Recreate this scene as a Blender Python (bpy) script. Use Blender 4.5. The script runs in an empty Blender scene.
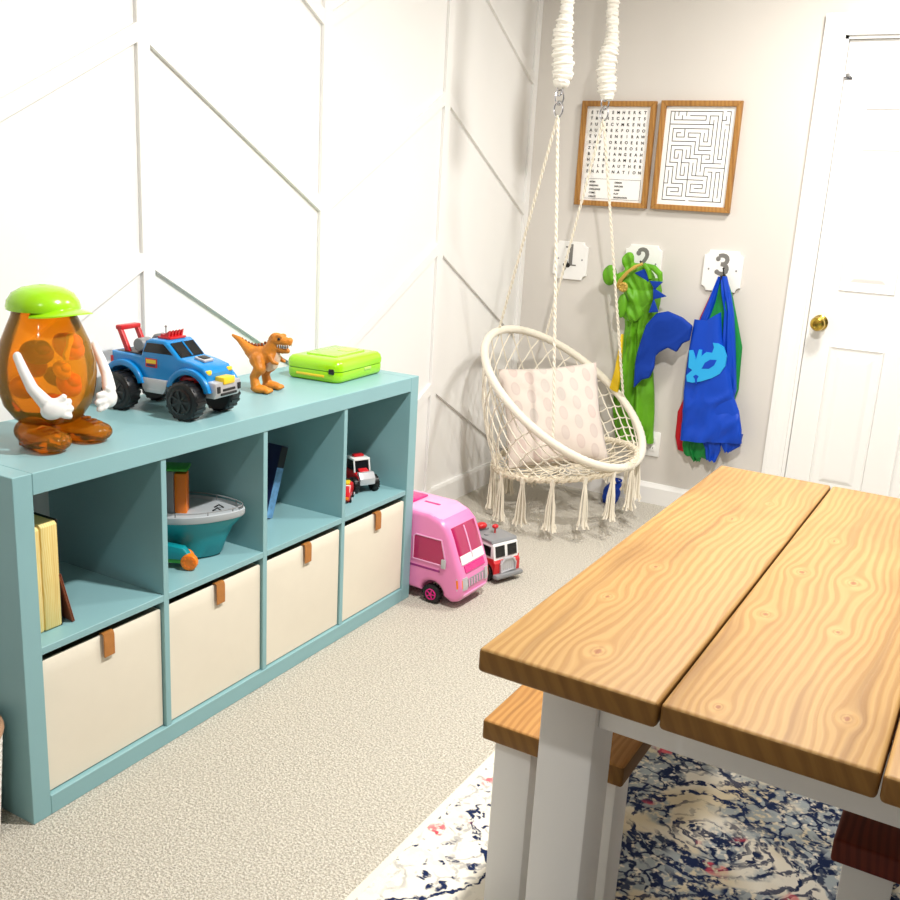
import bpy, bmesh, math, random
from mathutils import Vector, Matrix, Euler
from math import sin, cos, pi, radians as R_
random.seed(7)
COL = bpy.context.scene.collection
V = Vector

# ------------------------------------------------------------------ materials
def lin(c):
    return tuple(((x/255)/12.92 if x/255 <= .04045 else ((x/255+.055)/1.055)**2.4) for x in c)
def new_mat(name):
    m = bpy.data.materials.new(name); m.use_nodes = True
    return m, m.node_tree, m.node_tree.nodes['Principled BSDF']
def mat(name, rgb, rough=.5, metal=0, noise=0, nscale=30, bump=0, bscale=200, coat=0, sheen=0, spec=.5, emit=0):
    m, nt, b = new_mat(name)
    c = lin(rgb)
    b.inputs['Base Color'].default_value = (*c, 1)
    b.inputs['Roughness'].default_value = rough
    b.inputs['Metallic'].default_value = metal
    b.inputs['Coat Weight'].default_value = coat
    b.inputs['Sheen Weight'].default_value = sheen
    b.inputs['Specular IOR Level'].default_value = spec
    if emit:
        b.inputs['Emission Color'].default_value = (*c, 1); b.inputs['Emission Strength'].default_value = emit
    tc = nt.nodes.new('ShaderNodeTexCoord')
    if noise:
        n = nt.nodes.new('ShaderNodeTexNoise'); n.inputs['Scale'].default_value = nscale; n.inputs['Detail'].default_value = 4
        nt.links.new(tc.outputs['Object'], n.inputs['Vector'])
        r = nt.nodes.new('ShaderNodeValToRGB')
        r.color_ramp.elements[0].position = .3; r.color_ramp.elements[1].position = .7
        r.color_ramp.elements[0].color = (*[x*(1-noise) for x in c], 1)
        r.color_ramp.elements[1].color = (*[min(1, x*(1+noise*.6)) for x in c], 1)
        nt.links.new(n.outputs['Fac'], r.inputs['Fac']); nt.links.new(r.outputs['Color'], b.inputs['Base Color'])
    if bump:
        n = nt.nodes.new('ShaderNodeTexNoise'); n.inputs['Scale'].default_value = bscale; n.inputs['Detail'].default_value = 3
        nt.links.new(tc.outputs['Object'], n.inputs['Vector'])
        bp = nt.nodes.new('ShaderNodeBump'); bp.inputs['Strength'].default_value = bump; bp.inputs['Distance'].default_value = .003
        nt.links.new(n.outputs['Fac'], bp.inputs['Height']); nt.links.new(bp.outputs['Normal'], b.inputs['Normal'])
    return m

class X:
    """tiny expression builder on top of Math nodes"""
    nt = None
    def __init__(s, o): s.o = o
    @staticmethod
    def op(name, *a, clamp=False):
        n = X.nt.nodes.new('ShaderNodeMath'); n.operation = name; n.use_clamp = clamp
        for i, v in enumerate(a):
            if isinstance(v, X): X.nt.links.new(v.o, n.inputs[i])
            else: n.inputs[i].default_value = v
        return X(n.outputs[0])
    def __add__(s, o): return X.op('ADD', s, o)
    __radd__ = __add__
    def __sub__(s, o): return X.op('SUBTRACT', s, o)
    def __rsub__(s, o): return X.op('SUBTRACT', o, s)
    def __mul__(s, o): return X.op('MULTIPLY', s, o)
    __rmul__ = __mul__
    def __truediv__(s, o): return X.op('DIVIDE', s, o)
def smooth(x, a, b):
    n = X.nt.nodes.new('ShaderNodeMapRange'); n.interpolation_type = 'SMOOTHSTEP'
    X.nt.links.new(x.o, n.inputs[0]); n.inputs[1].default_value = a; n.inputs[2].default_value = b
    return X(n.outputs[0])
def comb(x, y, z=0.0):
    n = X.nt.nodes.new('ShaderNodeCombineXYZ')
    for i, v in enumerate((x, y, z)):
        if isinstance(v, X): X.nt.links.new(v.o, n.inputs[i])
        else: n.inputs[i].default_value = v
    return n.outputs[0]
def noise(vec, scale, detail=3, dist=0):
    n = X.nt.nodes.new('ShaderNodeTexNoise'); n.inputs['Scale'].default_value = scale
    n.inputs['Detail'].default_value = detail; n.inputs['Distortion'].default_value = dist
    X.nt.links.new(vec, n.inputs['Vector']); return X(n.outputs['Fac'])
def voro(vec, scale, feature='F1'):
    n = X.nt.nodes.new('ShaderNodeTexVoronoi'); n.feature = feature; n.inputs['Scale'].default_value = scale
    X.nt.links.new(vec, n.inputs['Vector']); return n
def mixc(fac, a, b):
    n = X.nt.nodes.new('ShaderNodeMix'); n.data_type = 'RGBA'
    if isinstance(fac, X): X.nt.links.new(fac.o, n.inputs[0])
    else: n.inputs[0].default_value = fac
    for i, v in ((6, a), (7, b)):
        if isinstance(v, tuple): n.inputs[i].default_value = (*v, 1)
        else: X.nt.links.new(v, n.inputs[i])
    return n.outputs[2]
def objco():
    tc = X.nt.nodes.new('ShaderNodeTexCoord'); sp = X.nt.nodes.new('ShaderNodeSeparateXYZ')
    X.nt.links.new(tc.outputs['Object'], sp.inputs[0])
    return tc.outputs['Object'], X(sp.outputs[0]), X(sp.outputs[1]), X(sp.outputs[2])
def bumpto(b, h, strength=.3, dist=.002):
    bp = X.nt.nodes.new('ShaderNodeBump'); bp.inputs['Strength'].default_value = strength; bp.inputs['Distance'].default_value = dist
    X.nt.links.new(h.o, bp.inputs['Height']); X.nt.links.new(bp.outputs['Normal'], b.inputs['Normal'])

def wood(name, light, mid, dark, knots=(), plank=.2407, along='y', freq=80, rough=.55, knotc=(120, 60, 30), zf=.12):
    m, nt, b = new_mat(name); X.nt = nt
    vec, x, y, z = objco()
    if along == 'z': x, y = y, z*1.0
    if along == 'x': x, y = y, x
    pid = X.op('FLOOR', (x + 10*plank)/plank)
    xe = x + z*(0.0 if along == 'z' else zf) + pid*.37
    kn = None; ring = None
    for (kx, ky, a) in knots:
        dx = x - kx; dy = (y - ky)*.60
        d2 = dx*dx + dy*dy
        xe = xe - dx*(a*a)/(d2 + a*a*.35)
        g = X.op('EXPONENT', d2*(-1/(a*a*.16)))
        kn = g if kn is None else kn + g
        g2 = X.op('EXPONENT', d2*(-1/(a*a*1.2)))
        ring = g2 if ring is None else ring + g2
    warp = noise(comb(x*3.0 + pid*7.0, y*1.3, pid), 2.2, 3)
    xe = xe + warp*.042
    blot = noise(comb(x*6.0 + pid*3.0, y*3.5, 1.7), 1.0, 4)
    broad = noise(comb(xe*freq*.16, y*.5, pid*3.0), 1.0, 2)
    rings = X.op('SINE', xe*(freq*2*pi) + broad*7.0)
    fine = noise(comb(xe*260.0, y*5.0, z*30.0), 1.0, 4)
    fac = smooth(rings, -.7, 1.0)*.36 + fine*.55 + broad*.30
    c = mixc(smooth(fac, .15, .95), lin(light), lin(mid))
    streak = smooth(noise(comb(xe*38.0, y*1.4, pid*2.0), 1.0, 3), .52, .72)
    c = mixc(streak*.5, c, lin(dark))
    c = mixc(smooth(blot, .48, .72)*.30, c, lin(dark))
    if ring is not None:
        c = mixc(smooth(ring + (fine - .5)*.7, .35, .85)*.30, c, lin(tuple(min(255, q*1.08+4) for q in light)))
        c = mixc(smooth(kn + (fine - .5)*.4, .15, .4)*(1.0 - smooth(kn, .4, .6))*.30, c, lin(dark))
        c = mixc(smooth(kn + (fine - .5)*.5, .62, .95)*.75, c, lin(knotc))
    nt.links.new(c, b.inputs['Base Color'])
    b.inputs['Roughness'].default_value = rough; b.inputs['Specular IOR Level'].default_value = .3
    bumpto(b, fac, .25, .001)
    return m

def carpet_mat():
    m, nt, b = new_mat('carpet'); X.nt = nt
    vec, x, y, z = objco()
    n1 = noise(vec, 190, 4); n2 = noise(vec, 500, 2); n3 = noise(vec, 3, 2)
    v = voro(vec, 240)
    c = mixc(smooth(n1, .38, .62), lin((184, 176, 160)), lin((230, 224, 210)))
    c = mixc(smooth(n2, .5, .68)*.35, c, lin((150, 138, 120)))
    c = mixc(smooth(n3, .3, .7)*.12, c, lin((196, 190, 176)))
    nt.links.new(c, b.inputs['Base Color']); b.inputs['Roughness'].default_value = 1; b.inputs['Sheen Weight'].default_value = .2
    b.inputs['Specular IOR Level'].default_value = .1
    bumpto(b, n1*.6 + n2*.3 + X(v.outputs['Distance'])*.7, .75, .009)
    return m

def rug_mat():
    m, nt, b = new_mat('rug_pattern'); X.nt = nt
    vec, x, y, z = objco()
    wx = (noise(vec, 9, 3) - .5)*.075; wy = (noise(comb(x + 5.0, y + 3.0), 9, 3) - .5)*.075
    w2 = (noise(vec, 32, 2) - .5)*.045; w3 = (noise(comb(x + 8.0, y - 3.0), 32, 2) - .5)*.045
    px = x + wx + w2; py = y + wy + w3
    def tri(a, per): return X.op('ABSOLUTE', X.op('FRACT', a/per) - .5)*per
    # medallion lattice
    mx = tri(px - .30, .46); my = tri(py + .1, .46)
    rad = X.op('SQRT', mx*mx + my*my)
    dia = mx + my
    cells = voro(comb(px, py), 16, 'DISTANCE_TO_EDGE')
    edge = X(cells.outputs['Distance'])
    l1 = X.op('SUBTRACT', 1.0, smooth(edge, .03, .075))
    l2 = smooth(X.op('SINE', dia*95.0 + rad*50.0), .35, .7)*smooth(noise(comb(x + 3.0, y), 5, 2), .42, .52)
    l3 = smooth(X.op('SINE', rad*150.0 + noise(vec, 14, 2)*9.0), .3, .7)
    patch = smooth(noise(vec, 7, 3, .5), .43, .52)
    patch2 = smooth(noise(comb(x - 2.0, y + 6.0), 10, 3, .3), .44, .54)
    wear = smooth(noise(vec, 75, 3), .34, .5)
    bx = X.op('LESS_THAN', x, .25)        # outer border; the light on this band is put into its pale colour
    inner = 1.0 - bx
    spots = voro(comb(px*1.0, py*1.0), 9)
    sp = X.op('SUBTRACT', 1.0, smooth(X(spots.outputs['Distance']), .16, .24))
    cream = lin((232, 226, 212)); navy = lin((30, 42, 76)); blue = lin((88, 124, 150)); pink = lin((222, 84, 96)); tan = lin((204, 190, 160))
    c = mixc(smooth(noise(vec, 6, 2), .35, .65)*inner, cream, tan)  # tan inner field carries painted shade from under the table
    c = mixc(patch*inner*wear*.6, c, blue)
    c = mixc(l3*patch2*wear*(inner*.9 + .1), c, navy)
    c = mixc(l1*wear*(inner*.6 + .4)*patch, c, navy)
    c = mixc(l2*wear*inner*.9, c, navy)
    # loose scroll line in the border
    sc = X.op('ABSOLUTE', X.op('SINE', py*17.0)*.055 + .135 - px)
    c = mixc((1.0 - smooth(sc, .003, .007))*wear*bx, c, navy)
    sc2 = X.op('ABSOLUTE', px - .232)
    c = mixc((1.0 - smooth(sc2, .003, .006))*wear*bx, c, navy)
    fl = X.op('SUBTRACT', 1.0, smooth(X(voro(comb(px, py), 42).outputs['Distance']), .2, .36))
    clus = smooth(noise(comb(x + 1.0, y), 13, 2), .44, .5)
    c = mixc(fl*clus*bx*wear, c, navy)
    c = mixc(sp*smooth(noise(comb(x + 9.0, y), 6, 1), .5, .6)*wear*.9, c, pink)
    e0 = X.op('LESS_THAN', x, .018)
    c = mixc(e0, c, lin((236, 228, 208)))
    nt.links.new(c, b.inputs['Base Color']); b.inputs['Roughness'].default_value = 1; b.inputs['Specular IOR Level'].default_value = .1
    bumpto(b, noise(vec, 500, 2), .5, .002)
    return m

def pillow_mat():
    m, nt, b = new_mat('pillow_fabric'); X.nt = nt
    vec, x, y, z = objco()
    # pale fabric with rows of soft paisley drops
    u = x/.062; row = X.op('FLOOR', u)
    v = z/.082 + row*.5
    fu = X.op('FRACT', u) - .5; fv = X.op('FRACT', v) - .5
    d = X.op('SQRT', fu*fu*1.6 + (fv + fu*.25)*(fv + fu*.25)*1.0)
    ins = 1.0 - smooth(d, .33, .40)
    rim = smooth(d, .24, .31)*ins
    hue = noise(comb(row*3.1, X.op('FLOOR', v)*2.7), 5, 0)
    c0 = lin((226, 213, 202))
    dc = mixc(smooth(hue, .4, .6), lin((212, 190, 182)), lin((204, 197, 190)))
    c = mixc(ins*.62, c0, dc)
    c = mixc(rim*.22, c, lin((202, 180, 174)))
    nt.links.new(c, b.inputs['Base Color']); b.inputs['Roughness'].default_value = .95; b.inputs['Sheen Weight'].default_value = .2
    bumpto(b, noise(vec, 600, 2), .3, .001)
    return m

def clear_mat(name, tint, gloss=.08):
    m = bpy.data.materials.new(name); m.use_nodes = True; nt = m.node_tree
    nt.nodes.remove(nt.nodes['Principled BSDF']); out = nt.nodes['Material Output']
    t = nt.nodes.new('ShaderNodeBsdfTransparent'); t.inputs[0].default_value = (*tint, 1)
    d = nt.nodes.new('ShaderNodeBsdfDiffuse'); d.inputs[0].default_value = (*[x*.9 for x in tint], 1)
    g = nt.nodes.new('ShaderNodeBsdfGlossy'); g.inputs['Roughness'].default_value = .06
    fr = nt.nodes.new('ShaderNodeFresnel'); fr.inputs['IOR'].default_value = 1.28
    m1 = nt.nodes.new('ShaderNodeMixShader'); m1.inputs[0].default_value = gloss
    m2 = nt.nodes.new('ShaderNodeMixShader')
    nt.links.new(t.outputs[0], m1.inputs[1]); nt.links.new(d.outputs[0], m1.inputs[2])
    nt.links.new(fr.outputs[0], m2.inputs[0]); nt.links.new(m1.outputs[0], m2.inputs[1]); nt.links.new(g.outputs[0], m2.inputs[2])
    nt.links.new(m2.outputs[0], out.inputs[0])
    return m

KN = [(.074,.259,.016),(.092,.421,.014),(.131,.084,.022),(.127,.75,.013),(.162,.895,.010),(.292,.55,.018),(.37,.553,.022),(.283,.342,.018),
      (.381,.343,.014),(.300,.036,.013),(.431,.099,.016),(.309,.746,.012),(.56,.3,.016),(.62,.8,.015)]
M = dict(
    wall_white=mat('wall_white_paint', (244, 243, 240), .55, bump=.05, bscale=60),
    wall_grey=mat('wall_grey_paint', (216, 211, 204), .7, bump=.08, bscale=300),
    trim=mat('trim_white_paint', (243, 242, 239), .35),
    ceiling=mat('ceiling_white', (240, 239, 236), .9, bump=.2, bscale=200),
    teal=mat('teal_paint', (138, 181, 186), .38, bump=.06, bscale=260, noise=.03, nscale=6),
    canvas=mat('cream_canvas', (232, 224, 206), .9, bump=.25, bscale=900, noise=.03, nscale=8),
    leather=mat('tan_leather', (176, 114, 52), .5, bump=.3, bscale=300, noise=.15, nscale=60),
    honey=wood('honey_pine', (176, 140, 86), (152, 113, 62), (116, 80, 42), KN, knotc=(128, 72, 44)),
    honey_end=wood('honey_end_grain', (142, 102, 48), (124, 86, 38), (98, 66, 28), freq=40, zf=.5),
    honey_bench=wood('honey_bench_pine', (182, 134, 74), (156, 108, 54), (120, 80, 38), [(.08,.2,.014),(.17,.5,.015)], plank=.26),
    shaded_bench=wood('shaded_bench_pine', (112, 44, 28), (88, 30, 20), (60, 20, 14), [(.1,.2,.014)], plank=.26, knotc=(50, 18, 12)),  # shade under the table put into the wood as a darker red
    leg_white=mat('white_painted_leg', (246, 245, 242), .45, bump=.1, bscale=80),
    frame_wood=wood('oak_frame', (182, 134, 72), (158, 110, 54), (122, 80, 38), (), plank=.5, freq=60),
    paper=mat('print_paper', (250, 249, 246), .6),
    ink=mat('black_ink', (28, 28, 30), .7),
    ink_grey=mat('grey_ink', (120, 118, 114), .7),
    chrome=mat('chrome', (200, 200, 204), .18, 1),
    darkmetal=mat('dark_metal', (70, 68, 66), .35, .9),
    brass=mat('brass', (196, 166, 74), .22, 1),
    rope=mat('cotton_rope', (240, 232, 214), .95, bump=.3, bscale=500, sheen=.3),
    rope_dark=mat('cotton_net', (230, 218, 194), .95, bump=.3, bscale=500, sheen=.3),
    sleeve=mat('ruched_fabric', (246, 242, 232), .9, bump=.4, bscale=150, sheen=.3),
    pillow=pillow_mat(),
    carpet=carpet_mat(), rug=rug_mat(),
    lime=mat('lime_plastic', (160, 222, 20), .22, coat=.3),
    lime2=mat('pale_lime_plastic', (196, 226, 110), .35),
    yellow=mat('yellow_plastic', (244, 206, 44), .35),
    blue=mat('blue_plastic', (0, 132, 204), .25, coat=.3),
    red=mat('red_plastic', (204, 24, 34), .3, coat=.2),
    black=mat('black_plastic', (18, 18, 20), .4),
    hubblack=mat('gloss_black_hub', (34, 34, 36), .2),
    glassblack=mat('smoked_window', (14, 16, 20), .08),
    grey=mat('grey_plastic', (138, 140, 142), .35),
    silver=mat('silver_plastic', (196, 196, 200), .3, .3),
    white=mat('white_plastic', (240, 240, 238), .3, coat=.2),
    orange=mat('orange_plastic', (250, 128, 20), .35),
    rex=mat('orange_brown_plastic', (214, 130, 32), .5, noise=.3, nscale=28, bump=.5, bscale=160),
    rexpale=mat('pale_belly_plastic', (222, 190, 160), .5, bump=.3, bscale=150),
    pink=mat('pink_plastic', (236, 136, 190), .25, coat=.3),
    palepink=mat('pale_pink_plastic', (242, 172, 214), .25, coat=.3),
    magenta=mat('magenta_plastic', (216, 30, 130), .2, coat=.3),
    darkmagenta=mat('dark_magenta_window', (176, 22, 88), .12, coat=.5),
    purple=mat('purple_stripe', (150, 40, 120), .3),
    tealplastic=mat('teal_plastic', (10, 140, 150), .35),
    green=mat('green_plastic', (60, 160, 50), .35),
    deck=mat('deck_grey_plastic', (176, 182, 186), .5),
    pages=wood('yellowed_pages', (250, 232, 168), (236, 206, 122), (214, 170, 84), (), plank=.5, freq=220, along='z'),
    bookblack=mat('black_cover', (26, 20, 24), .4),
    booknavy=mat('navy_cover', (24, 28, 72), .35),
    bookblue=mat('light_blue_spine', (110, 160, 206), .35, noise=.3, nscale=60),
    bookbrown=mat('brown_cover', (150, 78, 50), .5),
    bookgreen=mat('olive_print', (120, 130, 60), .5),
    costume=mat('green_satin', (98, 166, 28), .5, spec=.35, noise=.22, nscale=9),
    costume_blue=mat('royal_blue_felt', (8, 56, 156), .7, spec=.25, bump=.4, bscale=40),
    gold=mat('gold_trim', (196, 164, 76), .4, .3, bump=.5, bscale=400),
    yellowcloth=mat('yellow_sequin_cloth', (238, 200, 30), .4, bump=.6, bscale=500),
    satin_blue=mat('blue_satin', (0, 66, 186), .5, spec=.35),
    satin_green=mat('green_cape_satin', (16, 130, 58), .5, spec=.35),
    satin_red=mat('red_satin', (200, 14, 40), .5, spec=.35),
    cyan=mat('light_blue_applique', (34, 168, 230), .5),
    amber=clear_mat('amber_clear_plastic', (1.0, .50, .06), .26),
    amberdark=clear_mat('dark_amber_clear_plastic', (.86, .36, .04), .22),
    piece_brown=mat('brown_toy_plastic', (140, 72, 34), .4),
    basket=mat('white_wicker', (226, 222, 214), .7, noise=.2, nscale=120, bump=.6, bscale=120),
    rim=mat('tan_rim', (168, 130, 100), .6),
    lamp=mat('lit_diffuser', (255, 246, 232), .5, emit=6),
)

# ------------------------------------------------------------------ mesh helpers
def basis(d):
    d = V(d).normalized(); u = d.cross(V((0, 0, 1)))
    if u.length < 1e-4: u = d.cross(V((1, 0, 0)))
    u.normalize(); return u, u.cross(d).normalized()
class B:
    def __init__(s): s.bm = bmesh.new(); s.mi = 0
    def _f(s, vs):
        try: f = s.bm.faces.new(vs); f.material_index = s.mi; return f
        except ValueError: return None
    def merge(s, o):
        me = bpy.data.meshes.new('t'); o.to_mesh(me); o.free(); n = len(s.bm.faces)
        s.bm.from_mesh(me); bpy.data.meshes.remove(me); s.bm.faces.ensure_lookup_table()
        for f in s.bm.faces[n:]: f.material_index = s.mi
    def box(s, x0, x1, y0, y1, z0, z1, bev=0, seg=2, rot=None, piv=None):
        o = bmesh.new(); bmesh.ops.create_cube(o, size=1)
        for v in o.verts: v.co = V(((x0+x1)/2 + v.co.x*(x1-x0), (y0+y1)/2 + v.co.y*(y1-y0), (z0+z1)/2 + v.co.z*(z1-z0)))
        if bev: bmesh.ops.bevel(o, geom=o.edges[:], offset=bev, segments=seg, affect='EDGES', profile=.5)
        if rot is not None:
            p = V(piv) if piv else V(((x0+x1)/2, (y0+y1)/2, (z0+z1)/2)); m = Euler(rot).to_matrix()
            for v in o.verts: v.co = m @ (v.co - p) + p
        s.merge(o); return s
    def prism(s, poly, a0, a1, axis='y', bev=0, seg=2):
        """poly in the plane normal to axis; y: (x,z), x: (y,z), z: (x,y)"""
        o = bmesh.new()
        def P(p, a): return {'y': (p[0], a, p[1]), 'x': (a, p[0], p[1]), 'z': (p[0], p[1], a)}[axis]
        A = [o.verts.new(P(p, a0)) for p in poly]; Bv = [o.verts.new(P(p, a1)) for p in poly]
        n = len(poly); o.faces.new(A); o.faces.new(Bv[::-1])
        for i in range(n): o.faces.new((A[i], Bv[i], Bv[(i+1) % n], A[(i+1) % n]))
        bmesh.ops.recalc_face_normals(o, faces=o.faces[:])
        if bev:
            cap = [e for e in o.edges if (e.verts[0] in A and e.verts[1] in A) or (e.verts[0] in Bv and e.verts[1] in Bv)]
            bmesh.ops.bevel(o, geom=cap, offset=bev, segments=seg, affect='EDGES', profile=.5)
        bmesh.ops.triangulate(o, faces=[f for f in o.faces if len(f.verts) > 4])
        s.merge(o); return s
    def tube(s, pts, r, seg=8, closed=False, cap=True):
        pts = [V(p) for p in pts]; n = len(pts); rr = r if isinstance(r, (list, tuple)) else [r]*n
        rings = []; u = None
        for i, p in enumerate(pts):
            if closed: d = pts[(i+1) % n] - pts[i-1]
            else: d = pts[min(i+1, n-1)] - pts[max(i-1, 0)]
            if d.length < 1e-9: d = V((0, 0, 1))
            d.normalize()
            if u is None: u, w = basis(d)
            else:
                u = u - d*u.dot(d)
                if u.length < 1e-5: u, _ = basis(d)
                u.normalize()
            w = d.cross(u)
            rings.append([s.bm.verts.new(p + (u*cos(2*pi*k/seg) + w*sin(2*pi*k/seg))*rr[i]) for k in range(seg)])
        for i in range(n if closed else n-1):
            A, C = rings[i], rings[(i+1) % n]
            off = 0
            if closed and i == n-1:
                off = min(range(seg), key=lambda k: (C[k].co - A[0].co).length)
            for k in range(seg): s._f((A[k], A[(k+1) % seg], C[(k+1+off) % seg], C[(k+off) % seg]))
        if cap and not closed: s._f(rings[0][::-1]); s._f(rings[-1])
        return s
    def cyl(s, p0, p1, r, r1=None, seg=24, bev=0):
        p0, p1 = V(p0), V(p1); r1 = r if r1 is None else r1
        if bev:
            d = (p1-p0).normalized()
            return s.tube([p0, p0+d*.0001, p0+d*bev*.35, p0+d*bev, p1-d*bev, p1-d*bev*.35, p1-d*.0001, p1],
                          [r-bev, r-bev, r-bev*.3, r, r1, r1-bev*.3, r1-bev, r1-bev], seg)
        return s.tube([p0, p1], [r, r1], seg)
    def ell(s, c, r, rot=None, seg=20, rings=12):
        o = bmesh.new(); bmesh.ops.create_uvsphere(o, u_segments=seg, v_segments=rings, radius=1)
        m = Euler(rot).to_matrix() if rot else Matrix.Identity(3); r = (r, r, r) if isinstance(r, (int, float)) else r
        for v in o.verts: v.co = m @ V((v.co.x*r[0], v.co.y*r[1], v.co.z*r[2])) + V(c)
        s.merge(o); return s
    def lathe(s, prof, c=(0, 0, 0), seg=40, sx=1, sy=1, cap=True):
        rings = [[s.bm.verts.new((c[0]+r*sx*cos(2*pi*k/seg), c[1]+r*sy*sin(2*pi*k/seg), c[2]+z)) for k in range(seg)] for r, z in prof]
        for A, C in zip(rings, rings[1:]):
            for k in range(seg): s._f((A[k], A[(k+1) % seg], C[(k+1) % seg], C[k]))
        if cap: s._f(rings[0][::-1]); s._f(rings[-1])
        return s
    def loft(s, rings, closed=True, cap=True):
        R = [[s.bm.verts.new(p) for p in r] for r in rings]; n = len(R[0])
        for A, C in zip(R, R[1:]):
            for k in range(n if closed else n-1): s._f((A[k], A[(k+1) % n], C[(k+1) % n], C[k]))
        if cap and closed: s._f(R[0][::-1]); s._f(R[-1])
        return s
    def build(s, name, m, parent=None, loc=(0, 0, 0), rotz=0, sharp=35, flat=False, fix=True):
        bm = s.bm
        if fix: bmesh.ops.recalc_face_normals(bm, faces=bm.faces[:])
        for f in bm.faces: f.smooth = not flat
        if not flat:
            lim = R_(sharp)
            for e in bm.edges:
                if len(e.link_faces) == 2 and e.calc_face_angle(0) > lim: e.smooth = False
        me = bpy.data.meshes.new(name); bm.to_mesh(me); bm.free()
        for k in (m if isinstance(m, (list, tuple)) else [m]): me.materials.append(M[k] if isinstance(k, str) else k)
        o = bpy.data.objects.new(name, me); COL.objects.link(o); o.parent = parent; o.location = loc; o.rotation_euler.z = rotz
        return o
def thing(name, label, cat, loc=(0, 0, 0), rotz=0, group=None):
    o = bpy.data.objects.new(name, None); COL.objects.link(o); o.empty_display_size = .05
    o.location = loc; o.rotation_euler = (0, 0, rotz); o['label'] = label; o['category'] = cat
    if group: o['group'] = group
    return o
def tag(o, label, cat, group=None):
    o['label'] = label; o['category'] = cat
    if group: o['group'] = group
    return o
def struct(o): o['kind'] = 'structure'; return o
def remeshed(b, name, m, parent, voxel=.003, smooth_it=6, fac=.5):
    o = b.build(name, m, parent, fix=False)
    r = o.modifiers.new('r', 'REMESH'); r.mode = 'VOXEL'; r.voxel_size = voxel; r.use_smooth_shade = True
    s = o.modifiers.new('s', 'SMOOTH'); s.iterations = smooth_it; s.factor = fac
    dg = bpy.context.evaluated_depsgraph_get(); dg.update()
    me = bpy.data.meshes.new_from_object(o.evaluated_get(dg)); o.modifiers.clear(); old = o.data; o.data = me; bpy.data.meshes.remove(old)
    if not me.materials: me.materials.append(M[m])
    for p in me.polygons: p.use_smooth = True
    return o
from mathutils import noise as mn
def crumple(o, amp, freq, along=(0, 1), seed=0, second=1.0, ztop=9):
    """push the cloth in and out with creases elongated along a direction in the x-z plane"""
    a = V((along[0], along[1])).normalized(); me = o.data
    me.update(); N_ = [v.normal.copy() for v in me.vertices]
    for v, nn in zip(me.vertices, N_):
        x, z = v.co.x, v.co.z; l_ = x*a.x+z*a.y; c_ = x*a.y-z*a.x
        w_ = mn.noise(V((x*9, z*9, seed)))*.35
        h = 1-abs(mn.noise(V((c_*freq+w_*3, l_*freq*.22, seed*7.3))))*2.4
        h2 = mn.noise(V((c_*freq*.5+w_*2, l_*freq*.3, seed*3.1+9)))*second
        v.co += V((0, -1, 0))*(h*.5+h2*.6)*amp*max(0, min(1, -nn.y*1.5+.15))*max(0, min(1, (ztop-z)/.06))
    me.update()
    return o
def text_mesh(lines, name, m, parent, depth=.0004):
    """lines: (string, x, z, size, align) set upright facing -y"""
    b = bmesh.new()
    for s_, x, z, size, al in lines:
        cu = bpy.data.curves.new('t', 'FONT'); cu.body = s_; cu.size = size; cu.align_x = al; cu.align_y = 'CENTER'; cu.extrude = depth; cu.resolution_u = 3; cu.offset = size*.022
        ob = bpy.data.objects.new('t', cu); COL.objects.link(ob)
        dg = bpy.context.evaluated_depsgraph_get(); me = bpy.data.meshes.new_from_object(ob.evaluated_get(dg))
        me.transform(Matrix.Translation((x, 0, z)) @ Matrix.Rotation(pi/2, 4, 'X')); b.from_mesh(me)
        bpy.data.objects.remove(ob); bpy.data.curves.remove(cu); bpy.data.meshes.remove(me)
    me = bpy.data.meshes.new(name); b.to_mesh(me); b.free(); me.materials.append(M[m])
    o = bpy.data.objects.new(name, me); COL.objects.link(o); o.parent = parent; return o
def circ(n, r=1): return [(r*cos(2*pi*k/n), r*sin(2*pi*k/n)) for k in range(n)]

XW, YB, ZC = -.435, 3.036, 2.44
XR, YF = 2.9, -2.3
# ------------------------------------------------------------------ room shell
struct(B().box(XW-.1, XR+.1, YF-.1, YB+.1, -.1, 0).build('floor', 'carpet', flat=True))
struct(B().box(XW-.1, XR+.1, YF-.1, YB+.1, ZC, ZC+.1).build('ceiling', 'ceiling', flat=True))
struct(B().box(XW-.1, XW, YF-.1, YB+.1, 0, ZC).build('wall_left', 'wall_white', flat=True))
DX0, DX1, DZ = .852, 1.612, 1.975      # door opening
w = B(); w.box(XW, DX0, YB, YB+.1, 0, ZC); w.box(DX1, XR, YB, YB+.1, 0, ZC); w.box(DX0, DX1, YB, YB+.1, DZ, ZC)
w.box(DX0, DX1, YB+.09, YB+.1, 0, DZ)
struct(w.build('wall_back', 'wall_grey', flat=True))
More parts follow.
